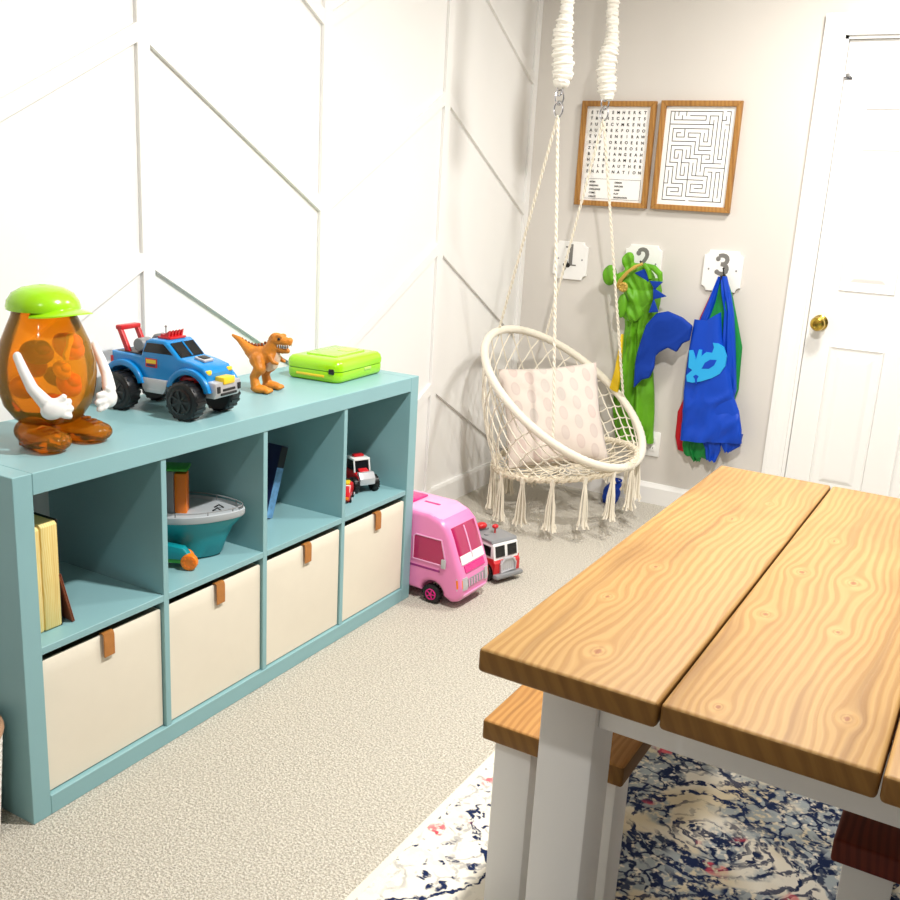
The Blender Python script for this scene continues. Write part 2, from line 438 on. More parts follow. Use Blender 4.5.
# chevron battens on the left wall
PITCH, T, HW = .757, .013, .021
bt = B(); y0 = .7475; ys = [y0 + PITCH*k for k in range(-4, 4)]
for k, yy in enumerate(ys):
    a, c = yy-HW, min(yy+HW, YB)
    bt.box(XW, XW+T, a, c, .1, ZC, .0015, 1)
for k in range(len(ys)-1):
    peak_left = (k % 2 == 0)   # A (k=4) is a peak
    ya, yb = ys[k]+HW-.001, ys[k+1]-HW+.001
    for j in range(-4, 3):
        zp = 1.640 + .5625*j; zv = 1.238 + .5625*j
        za, zb = (zp, zv) if peak_left else (zv, zp)
        h = .0455
        poly = [(ya, za), (yb, zb), (yb, zb+h), (ya, za+h)]
        if min(za, zb)+h < .1 or max(za, zb) > ZC: continue
        def clip(P, zl, keep_above):
            out = []
            for i in range(len(P)):
                p, q = P[i], P[(i+1) % len(P)]
                ip = (p[1] >= zl) == keep_above; iq = (q[1] >= zl) == keep_above
                if ip: out.append(p)
                if ip != iq:
                    t = (zl-p[1])/(q[1]-p[1]); out.append((p[0]+t*(q[0]-p[0]), zl))
            return out
        poly = clip(poly, .1, True)
        if len(poly) > 2: poly = clip(poly, ZC-.001, False)
        if len(poly) > 2: bt.prism(poly, XW, XW+T-.0005, 'x')
struct(bt.build('trim_1', 'wall_white', flat=True))
bb = B(); bb.prism([(XW, 0), (XW+.016, 0), (XW+.016, .088), (XW+.012, .1), (XW, .1)], YF, YB, 'y')
struct(bb.build('baseboard_left', 'trim', flat=True))
def bprof(b, x0, x1):
    b.prism([(YB, 0), (YB-.016, 0), (YB-.016, .075), (YB-.009, .088), (YB-.006, .095), (YB, .095)], x0, x1, 'x')
b = B(); bprof(b, XW+.016, .775); bprof(b, 1.69, XR); struct(b.build('baseboard_back', 'trim', flat=True))
# door casing
def casing(b, x0, x1, z0, z1, side):
    pass
b = B()
cw = .077
for (ox, s) in ((DX0, -1), (DX1, 1)):
    xa, xb = ox, ox+s*cw
    P = [(xa, YB), (xa, YB-.012), (xa+s*.012, YB-.016), (xa+s*.045, YB-.018), (xa+s*.060, YB-.024), (xb, YB-.022), (xb, YB)]
    b.prism(P, 0, DZ+cw, 'z')
P = [(YB, DZ), (YB-.012, DZ), (YB-.016, DZ+.012), (YB-.018, DZ+.045), (YB-.024, DZ+.060), (YB-.022, DZ+cw), (YB, DZ+cw)]
b.prism(P, DX0-cw, DX1+cw, 'x')
b.box(DX0-.001, DX0+.012, YB, YB+.09, 0, DZ); b.box(DX1-.012, DX1+.001, YB, YB+.09, 0, DZ); b.box(DX0, DX1, YB, YB+.09, DZ-.012, DZ+.001)
struct(b.build('trim_2', 'trim', flat=True))
# six panel door
door = struct(B().box(DX0+.014, DX1-.014, YB+.018, YB+.052, .008, DZ-.0135).build('door_1', 'trim', flat=True))
dy = YB+.018
cols = [(.962, 1.172), (1.272, 1.482)]; rows = [(1.71, 1.885), (1.025, 1.57), (.20, .805)]
for (a, c) in cols:
    for (z0, z1) in rows:
        p = B()
        # recessed moulding ring: outer lip then raised field
        def fr(x0, x1, zz0, zz1, y): return [(x0, y, zz0), (x1, y, zz0), (x1, y, zz1), (x0, y, zz1)]
        seq = [(0, dy), (.004, dy-.006), (.010, dy-.002), (.016, dy-.0005), (.038, dy-.0005), (.052, dy-.006), (.06, dy-.007)]
        rings = [fr(a+i, c-i, z0+i, z1-i, y) for i, y in seq]
        p.loft(rings, True, True)
        p.build('door_panel', 'trim', door, flat=True)
k = B(); kx, kz = .912, .891
k.lathe([(.032, 0), (.032, .004), (.026, .009), (.013, .012), (.012, .03), (.020, .034), (.028, .043), (.0295, .052), (.026, .061), (.017, .066), (.009, .064), (.0, .064)], seg=32, cap=False)
ko = k.build('door_knob', 'brass', door); ko.rotation_euler = (pi/2, 0, 0); ko.location = (kx, dy, kz)
ko['label'] = 'polished brass knob'
l = B(); l.box(.862, .895, dy-.004, dy, 1.818, 1.842, .002); l.box(.838, .87, dy-.012, dy-.004, 1.826, 1.834, .002); l.ell((.886, dy-.005, 1.83), .004)
l.build('door_latch', 'chrome', door)
# recessed ceiling lights; the third, behind the camera, is an added fill lamp
LIGHTS = [(1.2, 2.15), (1.2, .70), (1.25, -1.35)]
POW = [19, 39, 7]
ctr = []
for i, ((lx, ly), pw) in enumerate(zip(LIGHTS, POW)):
    t = thing('ceiling_light', 'round recessed ceiling light glowing warm white, third one an added fill', 'light', (lx, ly, ZC), 0, 'recessed ceiling lights')
    B().lathe([(.075, -.004), (.10, -.003), (.10, 0), (.075, 0)], seg=40, cap=False).build('trim_ring', 'trim', t)
    B().lathe([(.0, -.002), (.075, -.002)], seg=40, cap=False).build('diffuser', 'lamp', t)
    la = bpy.data.lights.new('lamp', 'AREA'); la.shape = 'DISK'; la.size = .12; la.energy = pw; la.color = (1, .975, .94)
    lo = bpy.data.objects.new('lamp', la); COL.objects.link(lo); lo.parent = t; lo.location = (0, 0, -.008)
    if i == 0: t.scale = (2.6, 2.6, 1)

# ------------------------------------------------------------------ storage shelf
KW, KH, KD, KT, DT = 1.465, .755, .39, .0445, .016
cl = (KW-2*KT-3*DT)/4; divs = [KT+cl*(i+1)+DT*i for i in range(3)]; shz = (KH-DT)/2
shelf = thing('storage_shelf', 'long low teal cube shelf with eight cubbies against the white wall', 'shelf', (0, 0, 0), .0055)
B().box(-KD, 0, KT, KW-KT, KH-KT, KH, .0012, 1).build('top_panel', 'teal', shelf, flat=True)
B().box(-KD, 0, KT, KW-KT, 0, KT, .0012, 1).build('bottom_panel', 'teal', shelf, flat=True)
B().box(-KD, 0, 0, KT-.0004, 0, KH, .0012, 1).build('side_panel', 'teal', shelf, flat=True)
B().box(-KD, 0, KW-KT+.0004, KW, 0, KH, .0012, 1).build('side_panel', 'teal', shelf, flat=True)
for d_ in divs: B().box(-KD+.002, -.003, d_, d_+DT, KT, KH-KT, .0008, 1).build('divider', 'teal', shelf, flat=True)
cells = []
for i in range(4):
    a = KT+(cl+DT)*i; cells.append((a, a+cl))
    B().box(-KD+.002, -.003, a, a+cl, shz, shz+DT, .0008, 1).build('shelf_board', 'teal', shelf, flat=True)
SZ = shz+DT
# fabric bins in the lower row
bin_lab = ['cream canvas bin in the nearest lower cubby, directly below the books',
           'cream canvas bin in the second lower cubby, below the toy boat',
           'cream canvas bin in the third lower cubby, below the leaning blue book',
           'cream canvas bin in the farthest lower cubby, beside the pink camper']
for i, (a, c) in enumerate(cells):
    t = thing('storage_bin', bin_lab[i], 'storage bin', (-.19, (a+c)/2, KT), .0055, 'cream canvas bins in the lower row')
    hw = cl/2-.004; g = B(); n = 14; H = .305
    # front panel bulges slightly, open box with thickness
    rings = []
    def ring(z, ins):
        out = []
        X0, X1 = -.175+ins, .176-ins
        for q in range(n): out.append((X1 + .004*sin(pi*q/n)*sin(pi*min(1, z/H)), -hw+ins + (2*hw-2*ins)*q/n, z))
        for q in range(n): out.append((X1 + (X0-X1)*q/n, hw-ins, z))
        for q in range(n): out.append((X0, hw-ins - (2*hw-2*ins)*q/n, z))
        for q in range(n): out.append((X0 + (X1-X0)*q/n, -hw+ins, z))
        return out
    rings = [ring(.001, .004), ring(.004, 0)] + [ring(H*q/8, 0) for q in range(1, 8)] + [ring(H-.003, 0), ring(H, .002), ring(H, .006), ring(.01, .007)]
    g.loft(rings)
    g.build('bin_body', 'canvas', t)
    # leather pull loop folded over the rim
    tb = B(); yy = .004
    prof = [(.184, H-.052), (.1865, H-.05), (.1865, H-.004), (.184, H+.004), (.178, H+.006), (.170, H+.004), (.167, H-.012), (.1695, H-.012), (.172, H+.0005), (.178, H+.003), (.1825, H+.0005), (.1835, H-.006)]
    tb.prism(prof, yy-.0145, yy+.0145, 'y', bev=.0006, seg=1)
    tb.build('leather_tab', 'leather', t)
# ------------------------------------------------------------------ books
def book(name, label, cat, w, h, th, m_cover, m_page, loc, rot, group=None, spine=None):
    """stands on z=0, thickness along y, fore-edge to +x, spine at -x"""
    t = thing(name, label, cat, loc, 0, group); t.rotation_euler = rot
    c = B(); ct = .0022
    c.box(-w/2, w/2, -th/2, -th/2+ct, 0, h, .0008, 1); c.box(-w/2, w/2, th/2-ct, th/2, 0, h, .0008, 1); c.box(-w/2, -w/2+.003, -th/2, th/2, 0, h, .001, 1)
    c.build('cover', m_cover, t, flat=True)
    B().box(-w/2+.003, w/2-.003, -th/2+ct, th/2-ct, .003, h-.003, .0006, 1).build('pages', m_page, t, flat=True)
    return t
bk = thing('thick_book', 'thickest upright book with yellowed page edges in the nearest cubby', 'book', (-.145, KT+.052, SZ+.001))
b = B()
b.prism([(-.085, 0.002), (.088, 0.002), (.090, .006), (.090, .226), (.084, .232), (-.085, .232)], -.046, -.003, 'y', bev=.002)
b.prism([(-.085, 0.002), (.088, 0.002), (.090, .006), (.090, .229), (.084, .235), (-.085, .235)], .000, .040, 'y', bev=.002)
b.build('pages', 'pages', bk)
B().box(-.09, .088, .0405, .0435, 0, .238, .001, 1).box(-.09, -.086, -.046, .0405, 0, .238, .001, 1).build('cover', 'bookblack', bk, flat=True)
t = thing('dark_binder', 'dark book standing behind the thick yellowed book', 'book', (-.30, KT+.06, SZ+.001))
B().box(-.05, .05, -.05, .045, 0, .25, .004).build('cover', 'bookblack', t)
B().box(-.045, .052, -.042, .036, .004, .246, .002).build('pages', 'bookbrown', t)
t = book('thin_book', 'thin brown booklet leaning against the thick yellowed book', 'book', .13, .12, .006, 'bookbrown', 'pages', (-.115, KT+.128, SZ+.001), (R_(13), 0, R_(-8)))
# leaning boxed game / book in third cubby
c2 = cells[2][0]
t = thing('blue_book', 'dark navy book with pale blue spine leaning in the third cubby', 'book', (-.245, .915, SZ+.006)); t.rotation_euler = (R_(-19), 0, 0); t.scale = (.95, .9, .86)
b = B(); b.box(-.10, .085, 0, .036, 0, .25, .002); b.build('cover', 'booknavy', t)
B().box(.0851, .0865, .002, .034, .004, .175, 0).build('spine_print', 'bookblue', t, flat=True)
B().box(.0851, .0865, .002, .034, .178, .246, 0).build('spine_cap', 'bookblack', t, flat=True)
B().box(-.06, .07, .0361, .0368, .16, .21, 0).build('cover_print', 'bookgreen', t, flat=True)

# ------------------------------------------------------------------ toy boat, second cubby
bx, by = -.163, .594
t = thing('toy_boat', 'teal toy boat with grey deck and orange tower in the second cubby', 'toy boat', (bx, by, SZ), R_(35)); t.scale = (1, 1, .93)
def hull(z, s, w, sh=0):
    out = []
    for k in range(36):
        a = 2*pi*k/36; x = cos(a)*.155*s; y = sin(a)*w*(1-.35*max(0, cos(a))**2)
        out.append((x+sh, y, z))
    return out
b = B(); b.loft([hull(.002, .66, .050, -.01), hull(.008, .70, .058, -.01), hull(.05, .76, .064, -.006), hull(.085, .82, .074), hull(.112, .97, .090), hull(.118, .98, .091)])
b.build('hull', 'tealplastic', t)
b = B(); b.loft([hull(.118, 1.0, .094), hull(.124, 1.02, .096), hull(.136, 1.02, .096), hull(.138, .99, .093), hull(.129, .96, .090)])
b.build('deck', 'deck', t)
b = B(); rp = hull(.146, .98, .092); b.tube(rp, .0016, 6, closed=True)
for k in range(0, 36, 3): b.cyl((rp[k][0], rp[k][1], .13), (rp[k][0], rp[k][1], .148), .0015, seg=6)
b.build('railing', 'grey', t)
B().box(-.012, .018, -.036, .002, .128, .240, .003).build('tower', 'orange', t)
B().box(-.050, -.0125, -.040, .012, .128, .248, .004).build('tower_wall', 'grey', t)
B().box(-.054, .022, -.044, .016, .2485, .257, .003).build('tower_roof', 'green', t)
b = B(); b.tube([(.078, -.012, .130), (.09, -.012, .138), (.102, -.012, .130)], .002, 6); b.tube([(.078, .016, .130), (.09, .016, .138), (.102, .016, .130)], .002, 6); b.build('deck_cleat', 'black', t)
t = thing('toy_tricycle', 'small teal and green toy vehicle with orange wheels before the toy boat', 'toy car', (-.104, .508, SZ), R_(28)); t.scale = (1.12, 1.12, 1.12)
b = B(); b.prism([(-.05, .022), (.02, .022), (.032, .034), (.02, .05), (-.02, .056), (-.05, .05)], -.006, .018, 'y', bev=.004); b.build('body', 'tealplastic', t)
B().box(-.04, .03, -.004, .016, .013, .024, .003).build('chassis', 'green', t)
for (wx, wy) in ((.018, .022), (-.035, .022)):
    b = B(); b.cyl((wx, wy-.006, .019), (wx, wy+.008, .019), .019, seg=28, bev=.003); b.cyl((wx, wy-.008, .019), (wx, wy+.010, .019), .006, seg=14, bev=.001)
    o = b.build('wheel', 'orange', t)
o = B(); o.cyl((.034, -.012, .019), (.034, .004, .019), .0185, seg=30, bev=.003)
for k in range(8):
    a = k*pi/4; o.cyl((.034+.011*cos(a), -.0135, .019+.011*sin(a)), (.034+.011*cos(a), -.010, .019+.011*sin(a)), .0026, seg=8)
o.build('wheel', 'orange', t)
# ------------------------------------------------------------------ toy vehicles in the fourth cubby
def wheel(parent, x, y, r, wdt, side, m_t='black', m_h='silver', spokes=6, name='wheel', hubr=.58):
    b = B(); y0_, y1_ = (y-wdt/2, y+wdt/2)
    b.cyl((0, -wdt/2, 0), (0, wdt/2, 0), r, seg=32, bev=min(.006, r*.2))
    nt_ = 18
    for k in range(nt_):
        a = 2*pi*k/nt_
        b.box(r*cos(a)-.0015, r*cos(a)+.0015, -wdt*.42, wdt*.42, r*sin(a)-r*.07, r*sin(a)+r*.07, 0, rot=(0, -a, 0))
    o = b.build(name, m_t, parent); o.location = (x, y, r)
    h = B(); yy = side*(wdt/2)
    h.lathe([(r*hubr, 0), (r*hubr, .002), (r*(hubr-.1), .0028), (r*(hubr-.12), .0005)], seg=24, cap=False)
    for k in range(spokes):
        a = 2*pi*k/spokes
        h.box(r*.1, r*(hubr-.08), -r*.06, r*.06, 0, .0022, 0, rot=(0, 0, a), piv=(0, 0, .001))
    h.lathe([(0, .0035), (r*.14, .0035), (r*.16, 0)], seg=14, cap=False)
    ho = h.build('hub', m_h, o); ho.rotation_euler = (pi/2 if side < 0 else -pi/2, 0, 0); ho.location = (0, yy+side*.0002, 0)
    return o
c3 = cells[3][0]
t = thing('toy_fire_truck', 'small red and white toy truck with black wheels in the farthest cubby', 'toy truck', (-.150, 1.345, SZ), R_(-25))
b = B(); b.prism([(-.07, .03), (.06, .03), (.06, .055), (.02, .064), (-.07, .064)], -.03, .03, 'y', bev=.004); b.build('body', 'red', t)
b = B(); b.prism([(-.03, .064), (.032, .064), (.022, .098), (-.022, .098)], -.026, .026, 'y', bev=.002); b.build('window', 'glassblack', t)
b = B()
b.box(-.028, .028, -.03, .03, .097, .105, .003)
for sx in (-.031, .031):
    for sy in (-.0275, .0275): b.tube([(sx, sy, .062), (sx*.78, sy, .1)], .003, 6)
b.build('roof', 'white', t)
B().box(-.01, .01, -.018, .018, .105, .113, .003).build('light_bar', 'red', t)
b = B(); b.prism([(.05, .026), (.068, .028), (.07, .048), (.058, .066), (.046, .066)], -.028, .028, 'y', bev=.003)
b.build('grille', 'silver', t)
B().prism([(.03, .066), (.054, .060), (.054, .064), (.03, .073)], -.016, .016, 'y', bev=.001).build('hood_stripe', 'red', t)
for wx in (-.042, .044):
    for sy in (-1, 1): wheel(t, wx, sy*.036, .025, .02, sy, spokes=5)
t = thing('toy_rescue_car', 'tiny orange red toy car in front of the small fire truck', 'toy car', (-.105, 1.228, SZ), R_(-62))
b = B(); b.prism([(-.045, .008), (.05, .008), (.052, .025), (.035, .032), (.02, .048), (-.03, .048), (-.045, .03)], -.016, .016, 'y', bev=.005); b.build('body', 'red', t)
B().prism([(.022, .036), (.034, .0325), (.019, .0485), (.012, .0485)], -.013, .013, 'y').build('window', 'white', t)
B().box(-.02, .01, -.008, .008, .048, .056, .002).build('beacon', 'yellow', t)
B().box(.046, .0535, -.013, .013, .012, .022, .002).build('bumper', 'orange', t)
for wx in (-.026, .03):
    for sy in (-1, 1): wheel(t, wx, sy*.016, .010, .006, sy, spokes=4)

# ------------------------------------------------------------------ amber toy jar on top
TZ = KH+.0005
J = thing('toy_jar', 'amber see-through egg-shaped toy jar with lime cap lid on the teal shelf', 'jar', (-.172, .222, TZ), R_(93))
# local -y is front
fp = [(.0, .046), (.055, .046), (.072, .056), (.092, .085), (.101, .122), (.104, .150), (.102, .178), (.092, .215), (.077, .250), (.067, .272), (.064, .285)]
body = B(); body.lathe(fp, seg=48, cap=False, sx=1.0, sy=.92); body.build('jar_body', 'amber', J)
for s in (-1, 1):
    b = B()
    b.ell((s*.052, -.035, .024), (.043, .068, .024), rot=(0, 0, s*.22)); b.ell((s*.048, -.005, .032), (.036, .042, .030)); b.ell((s*.056, -.072, .021), (.040, .036, .022))
    b.box(s*.052-.03, s*.052+.03, -.08, .01, 0.0005, .012, .004, rot=(0, 0, s*.2))
    o = remeshed(b, 'foot', 'amberdark', J, .004, 4)
    for q in range(3):
        l = B(); yy = -.045-q*.017; l.tube([(s*.058-.012, yy, .047-q*.003), (s*.058, yy-.002, .0505-q*.003), (s*.058+.012, yy, .047-q*.003)], .0026, 6); l.build('lace', 'amber', o)
lid = B(); lid.lathe([(.068, .283), (.073, .284), (.074, .290), (.071, .303), (.061, .318), (.042, .329), (.020, .334), (.0, .335)], seg=48, cap=False)
lid.lathe([(.0, .3355), (.006, .3355), (.008, .333)], seg=12, cap=False)
lo = lid.build('cap_lid', 'lime', J); lo['label'] = 'lime green cap-shaped lid'
bill = B()
def billring(r, z, k=1.0):
    return [(sin(a)*(.052+r*.3), -cos(a)*(.056+r)-.010, z-.10*(sin(a)**2)*.12) for a in [R_(-78+156*q/20) for q in range(21)]]
bill.loft([billring(.0, .2935), billring(.030, .2915), billring(.052, .2875), billring(.054, .2850), billring(.030, .2865), billring(.0, .287)], closed=False)
bill.build('cap_bill', 'lime', J)
for s in (-1, 1):
    b = B(); n = 12
    pts = [V((s*.100, -.035, .200)), V((s*.1005, -.052, .172)), V((s*.098, -.070, .140)), V((s*.085, -.090, .112))]
    b.tube(pts, [.009, .0105, .012, .015], 12)
    b.ell(pts[0], (.009, .009, .011)); b.ell((s*.074, -.100, .098), (.027, .015, .022), rot=(0, s*.35, s*.4))
    for q, (dx_, dz_) in enumerate(((-.03, .012), (-.034, -.002), (-.030, -.016))):
        b.tube([(s*.068, -.104, .098+dz_*.5), (s*(.068+dx_*.6), -.108, .098+dz_), (s*(.070+dx_), -.106, .096+dz_*1.1)], [.0085, .0085, .007], 8)
        b.ell((s*(.070+dx_), -.106, .096+dz_*1.1), .007)
    b.tube([(s*.072, -.103, .108), (s*.058, -.112, .122)], [.009, .007], 8); b.ell((s*.058, -.112, .122), .007)
    o = remeshed(b, 'arm', 'white', J, .0028, 4)
    o['label'] = 'white moulded arm'
# loose pieces inside
pcs = [((-.04, -.02, .20), .034, 'piece_brown', 'brown rounded toy piece inside the amber jar, upper left'), ((.035, -.028, .205), .036, 'orange', 'large orange rounded toy piece inside the amber jar, upper right'),
       ((-.01, .03, .165), .034, 'red', 'red toy piece at the middle of the amber jar'), ((-.052, .01, .125), .033, 'yellow', 'yellow toy piece inside the amber jar, on its left'),
       ((.03, -.03, .125), .031, 'orange', 'lower orange toy piece inside the amber jar'), ((-.005, -.025, .085), .03, 'red', 'lowest red toy piece inside the amber jar'),
       ((.05, .03, .13), .028, 'piece_brown', 'brown toy piece inside the amber jar, lower right'), ((.0, -.045, .16), .022, 'yellow', 'small yellow toy piece near the front of the amber jar')]
Jm = Matrix.Translation(J.location) @ Matrix.Rotation(R_(93), 4, 'Z')
for (p, r, m_, lab) in pcs:
    b = B(); b.ell((0, 0, 0), (r, r*.8, r*.72), rot=(random.random(), random.random(), random.random()), seg=20); b.ell((r*.5, 0, r*.3), r*.5, seg=16); b.ell((-r*.4, r*.2, -r*.35), r*.45, seg=16)
    o = b.build('toy_piece', m_); o.location = Jm @ V(p); tag(o, lab, 'toy piece', 'toy pieces inside the amber jar')
b = B(); b.prism([(-.012, .0), (-.004, -.002), (.002, .022), (.012, .04), (.010, .054), (.0, .052), (-.004, .03), (-.014, .012)], -.004, .004, 'y', bev=.001)
o = b.build('white_piece', 'white'); o.location = Jm @ V((.005, -.062, .185)); o.rotation_euler.z = R_(93)
tag(o, 'white bent toy piece seen at the front inside the amber jar', 'toy piece', 'toy pieces inside the amber jar')

# ------------------------------------------------------------------ blue monster truck
t = thing('toy_monster_truck', 'blue toy monster truck with big black wheels on top of the teal shelf', 'toy truck', (-.210, .611, TZ), R_(6))
def arch(cx, cz, r, a0, a1, n=9): return [(cx+r*cos(R_(a0+(a1-a0)*k/n)), cz+r*sin(R_(a0+(a1-a0)*k/n))) for k in range(n+1)]
WB, WR = .100, .047
prof = [(-.158, .082), (-.158, .100), (-.142, .104), (-.142, .140), (-.050, .136), (-.046, .146), (-.034, .176), (-.02, .182), (.024, .181), (.034, .174), (.066, .143), (.10, .138), (.138, .128), (.150, .114), (.150, .086)]
prof += arch(WB, .058, .050, 38, 160, 9) + arch(-WB, .058, .050, 20, 148, 9)
b = B(); b.prism(prof, -.052, .052, 'y', bev=.006, seg=3); bd = b.build('body', 'blue', t)
for s in (-1, 1):   # flared fenders
    for cx in (WB, -WB):
        f = B(); out = arch(cx, .058, .066, 12, 168, 12); inn = arch(cx, .058, .050, 12, 168, 12)[::-1]
        f.prism(out+inn, s*.050, s*.064, 'y', bev=.004); f.build('fender', 'blue', t)
    w_ = B(); w_.prism([(-.040, .148), (-.028, .172), (.022, .173), (.050, .149)], s*.0515, s*.0535, 'y', bev=.0008, seg=1); w_.build('side_window', 'glassblack', t)
    w_ = B(); w_.prism([(-.042, .062), (-.046, .085), (.036, .085), (.030, .062), (.022, .050), (-.034, .050)], s*.040, s*.058, 'y', bev=.002)
    w_.box(-.026, .014, s*.058-.001, s*.058+.001, .056, .060); w_.build('side_step', 'silver', t)
    w_ = B(); w_.box(-.034, .002, s*.0525-.001, s*.0525+.001, .112, .134, .0008, 1); o = w_.build('badge', 'red', t)
    B().box(-.031, -.001, s*.0535-.0006, s*.0535+.0006, .122, .131).build('badge_panel', 'yellow', o, flat=True)
    B().box(-.029, -.003, s*.0535-.0006, s*.0535+.0006, .1145, .1195).build('badge_panel', 'booknavy', o, flat=True)
    B().box(.142, .150, s*.040-.009, s*.040+.009, .108, .122, .003).build('headlight', 'yellow', t)
    B().prism([(-.143, .112), (-.1435, .128), (-.136, .128), (-.136, .112)], s*.046, s*.0535, 'y').build('tail_light', 'red', t)
B().prism([(.036, .1755), (.068, .1445), (.066, .1425), (.034, .1735)], -.042, .042, 'y').build('windshield', 'glassblack', t)
b = B(); b.tube([(.0355, 0, .1765), (.0675, 0, .1455)], .0022, 6); b.build('window_bar', 'blue', t)
B().box(.086, .118, -.018, .018, .137, .1435, .002, rot=(0, .2, 0)).build('hood_scoop', 'silver', t)
B().box(.092, .112, -.013, .013, .1425, .1455, .001, rot=(0, .2, 0)).build('hood_vent', 'black', t)
B().box(-.136, -.056, -.040, .040, .128, .1405, .001, 1).build('truck_bed', 'black', t)
b = B(); b.prism([(.142, .056), (.168, .056), (.176, .070), (.174, .094), (.150, .096), (.142, .08)], -.050, .050, 'y', bev=.004); b.build('front_bumper', 'silver', t)
b = B(); b.box(.172, .1775, -.03, .03, .062, .068, .001, 1); b.box(.172, .1775, -.046, -.034, .07, .086, .001, 1); b.box(.172, .1775, .034, .046, .07, .086, .001, 1); b.box(.172, .1775, -.024, .024, .072, .078, .001, 1); b.build('bumper_vent', 'black', t)
B().box(.150, .178, -.022, .022, .088, .106, .003).build('winch_plate', 'yellow', t)
b = B(); b.box(-.15, .14, -.03, .03, .05, .084, .006)
for cx in (WB, -WB): b.cyl((cx, -.06, WR), (cx, .06, WR), .009, seg=12)
b.tube([(-.06, .0, .06), (-WB, 0, .05)], .012, 8); b.build('chassis', 'black', t)
B().box(.045, .135, -.045, .045, .088, .100, .002).build('wheel_well', 'red', t)
# roll bar in the bed, red
b = B()
for s in (-1, 1): b.prism([(-.112, .138), (-.098, .138), (-.126, .196), (-.140, .199)], s*.030-.005, s*.030+.005, 'y', bev=.001)
b.box(-.142, -.122, -.035, .035, .190, .202, .003)
for s in (-1, 1):
    for q in range(3): b.box(-.112-.006*q, -.108-.006*q, s*.036-.0005, s*.036+.0005, .150+.013*q, .156+.013*q)
b.build('roll_bar', 'red', t)
b = B(); b.cyl((-.075, -.030, .158), (-.075, .010, .158), .017, seg=20, bev=.003); b.tube([(-.07, 0, .15), (-.045, 0, .18), (-.02, 0, .186)], .006, 8); b.tube([(-.03, .02, .182), (-.03, .02, .203)], .0015, 6); b.ell((-.03, .02, .204), .003); b.build('winch_drum', 'grey', t)
b = B(); b.box(-.015, .025, -.030, .030, .181, .187, .002)
for q in range(5):
    yy = -.024+.012*q; b.prism([(-.008, .186), (.016, .186), (.020, .203), (.004, .192), (-.006, .193)], yy-.003, yy+.003, 'y')
b.build('light_bar', 'red', t)
for cx in (WB, -WB):
    for s in (-1, 1): wheel(t, cx, s*.068, WR, .040, s, m_h='hubblack', spokes=7, hubr=.68)

# ------------------------------------------------------------------ toy dinosaur
t = thing('toy_dinosaur', 'orange-brown standing toy dinosaur with open jaws on the teal shelf', 'toy dinosaur', (-.205, .948, TZ), R_(12)); t.scale = (1.06, 1.06, 1.06)
b = B()
def chain(b, pts, rs, seg=12):
    P = [V(p) for p in pts]
    b.tube(P, rs, seg)
    for p, r in zip(P, rs): b.ell(p, r, seg=12, rings=8)
chain(b, [(-.088, 0, .138), (-.070, 0, .130), (-.052, 0, .116), (-.034, 0, .102), (-.014, 0, .092)], [.004, .008, .012, .018, .025])
b.ell((-.004, 0, .088), (.033, .026, .030), rot=(0, -.3, 0)); b.ell((.020, 0, .098), (.026, .023, .030), rot=(0, .3, 0))
chain(b, [(.024, 0, .108), (.034, 0, .126)], [.021, .019])
b.ell((.044, 0, .138), (.026, .019, .017)); b.ell((.064, 0, .136), (.022, .015, .013), rot=(0, .15, 0)); b.ell((.040, 0, .147), (.016, .017, .010))
b.ell((.054, .012, .150), (.010, .005, .005)); b.ell((.054, -.012, .150), (.010, .005, .005)); b.ell((.079, 0, .140), (.008, .011, .008))
b2 = [(.040, 0, .122), (.058, 0, .113), (.073, 0, .112)]
chain(b, b2, [.013, .010, .007])
for s in (-1, 1):
    chain(b, [(-.004, s*.021, .084), (.008, s*.029, .062), (-.008, s*.030, .040), (-.002, s*.031, .016)], [.021, .0165, .012, .013])
    b.ell((.010, s*.031, .010), (.027, .017, .011))
    for q in (-1, 0, 1): b.ell((.034, s*.031+q*.010, .007), (.010, .0055, .0068))
    chain(b, [(.034, s*.019, .094), (.044, s*.023, .082), (.053, s*.020, .080)], [.008, .006, .005], 8)
for q in range(10):
    x = -.05+.0085*q; z = .134-.0 if q < 0 else None
o = remeshed(b, 'body', 'rex', t, .0024, 3)
b = B()
for q in range(9):
    f = q/8; p = V((-.060, 0, .130)).lerp(V((.018, 0, .131)), f); p.z -= .012*sin(pi*f); b.ell(p, (.005, .003, .005), seg=8, rings=6)
b.build('back_spikes', 'piece_brown', t)
b = B(); 
for s in (-1, 1):
    for q in range(6): b.cyl((.050+.006*q, s*(.0125-.0006*q), .1285), (.050+.006*q, s*(.0125-.0006*q), .122), .0020, .0004, seg=6)
    for q in range(5): b.cyl((.050+.0055*q, s*(.0095-.0007*q), .119), (.050+.0055*q, s*(.0095-.0007*q), .125), .0018, .0004, seg=6)
b.build('teeth', 'white', t)
b = B(); b.ell((.058, 0, .122), (.017, .009, .003)); b.build('mouth', 'black', t)
b = B(); b.tube([(.043, 0, .106), (.040, 0, .092), (.028, 0, .073), (.012, 0, .062)], [.008, .013, .017, .012], 12); b.build('belly', 'rexpale', t)
for s in (-1, 1):
    e = B(); e.ell((.056, s*.0165, .1435), (.0042, .0026, .0036)); e.build('eye', 'black', t)

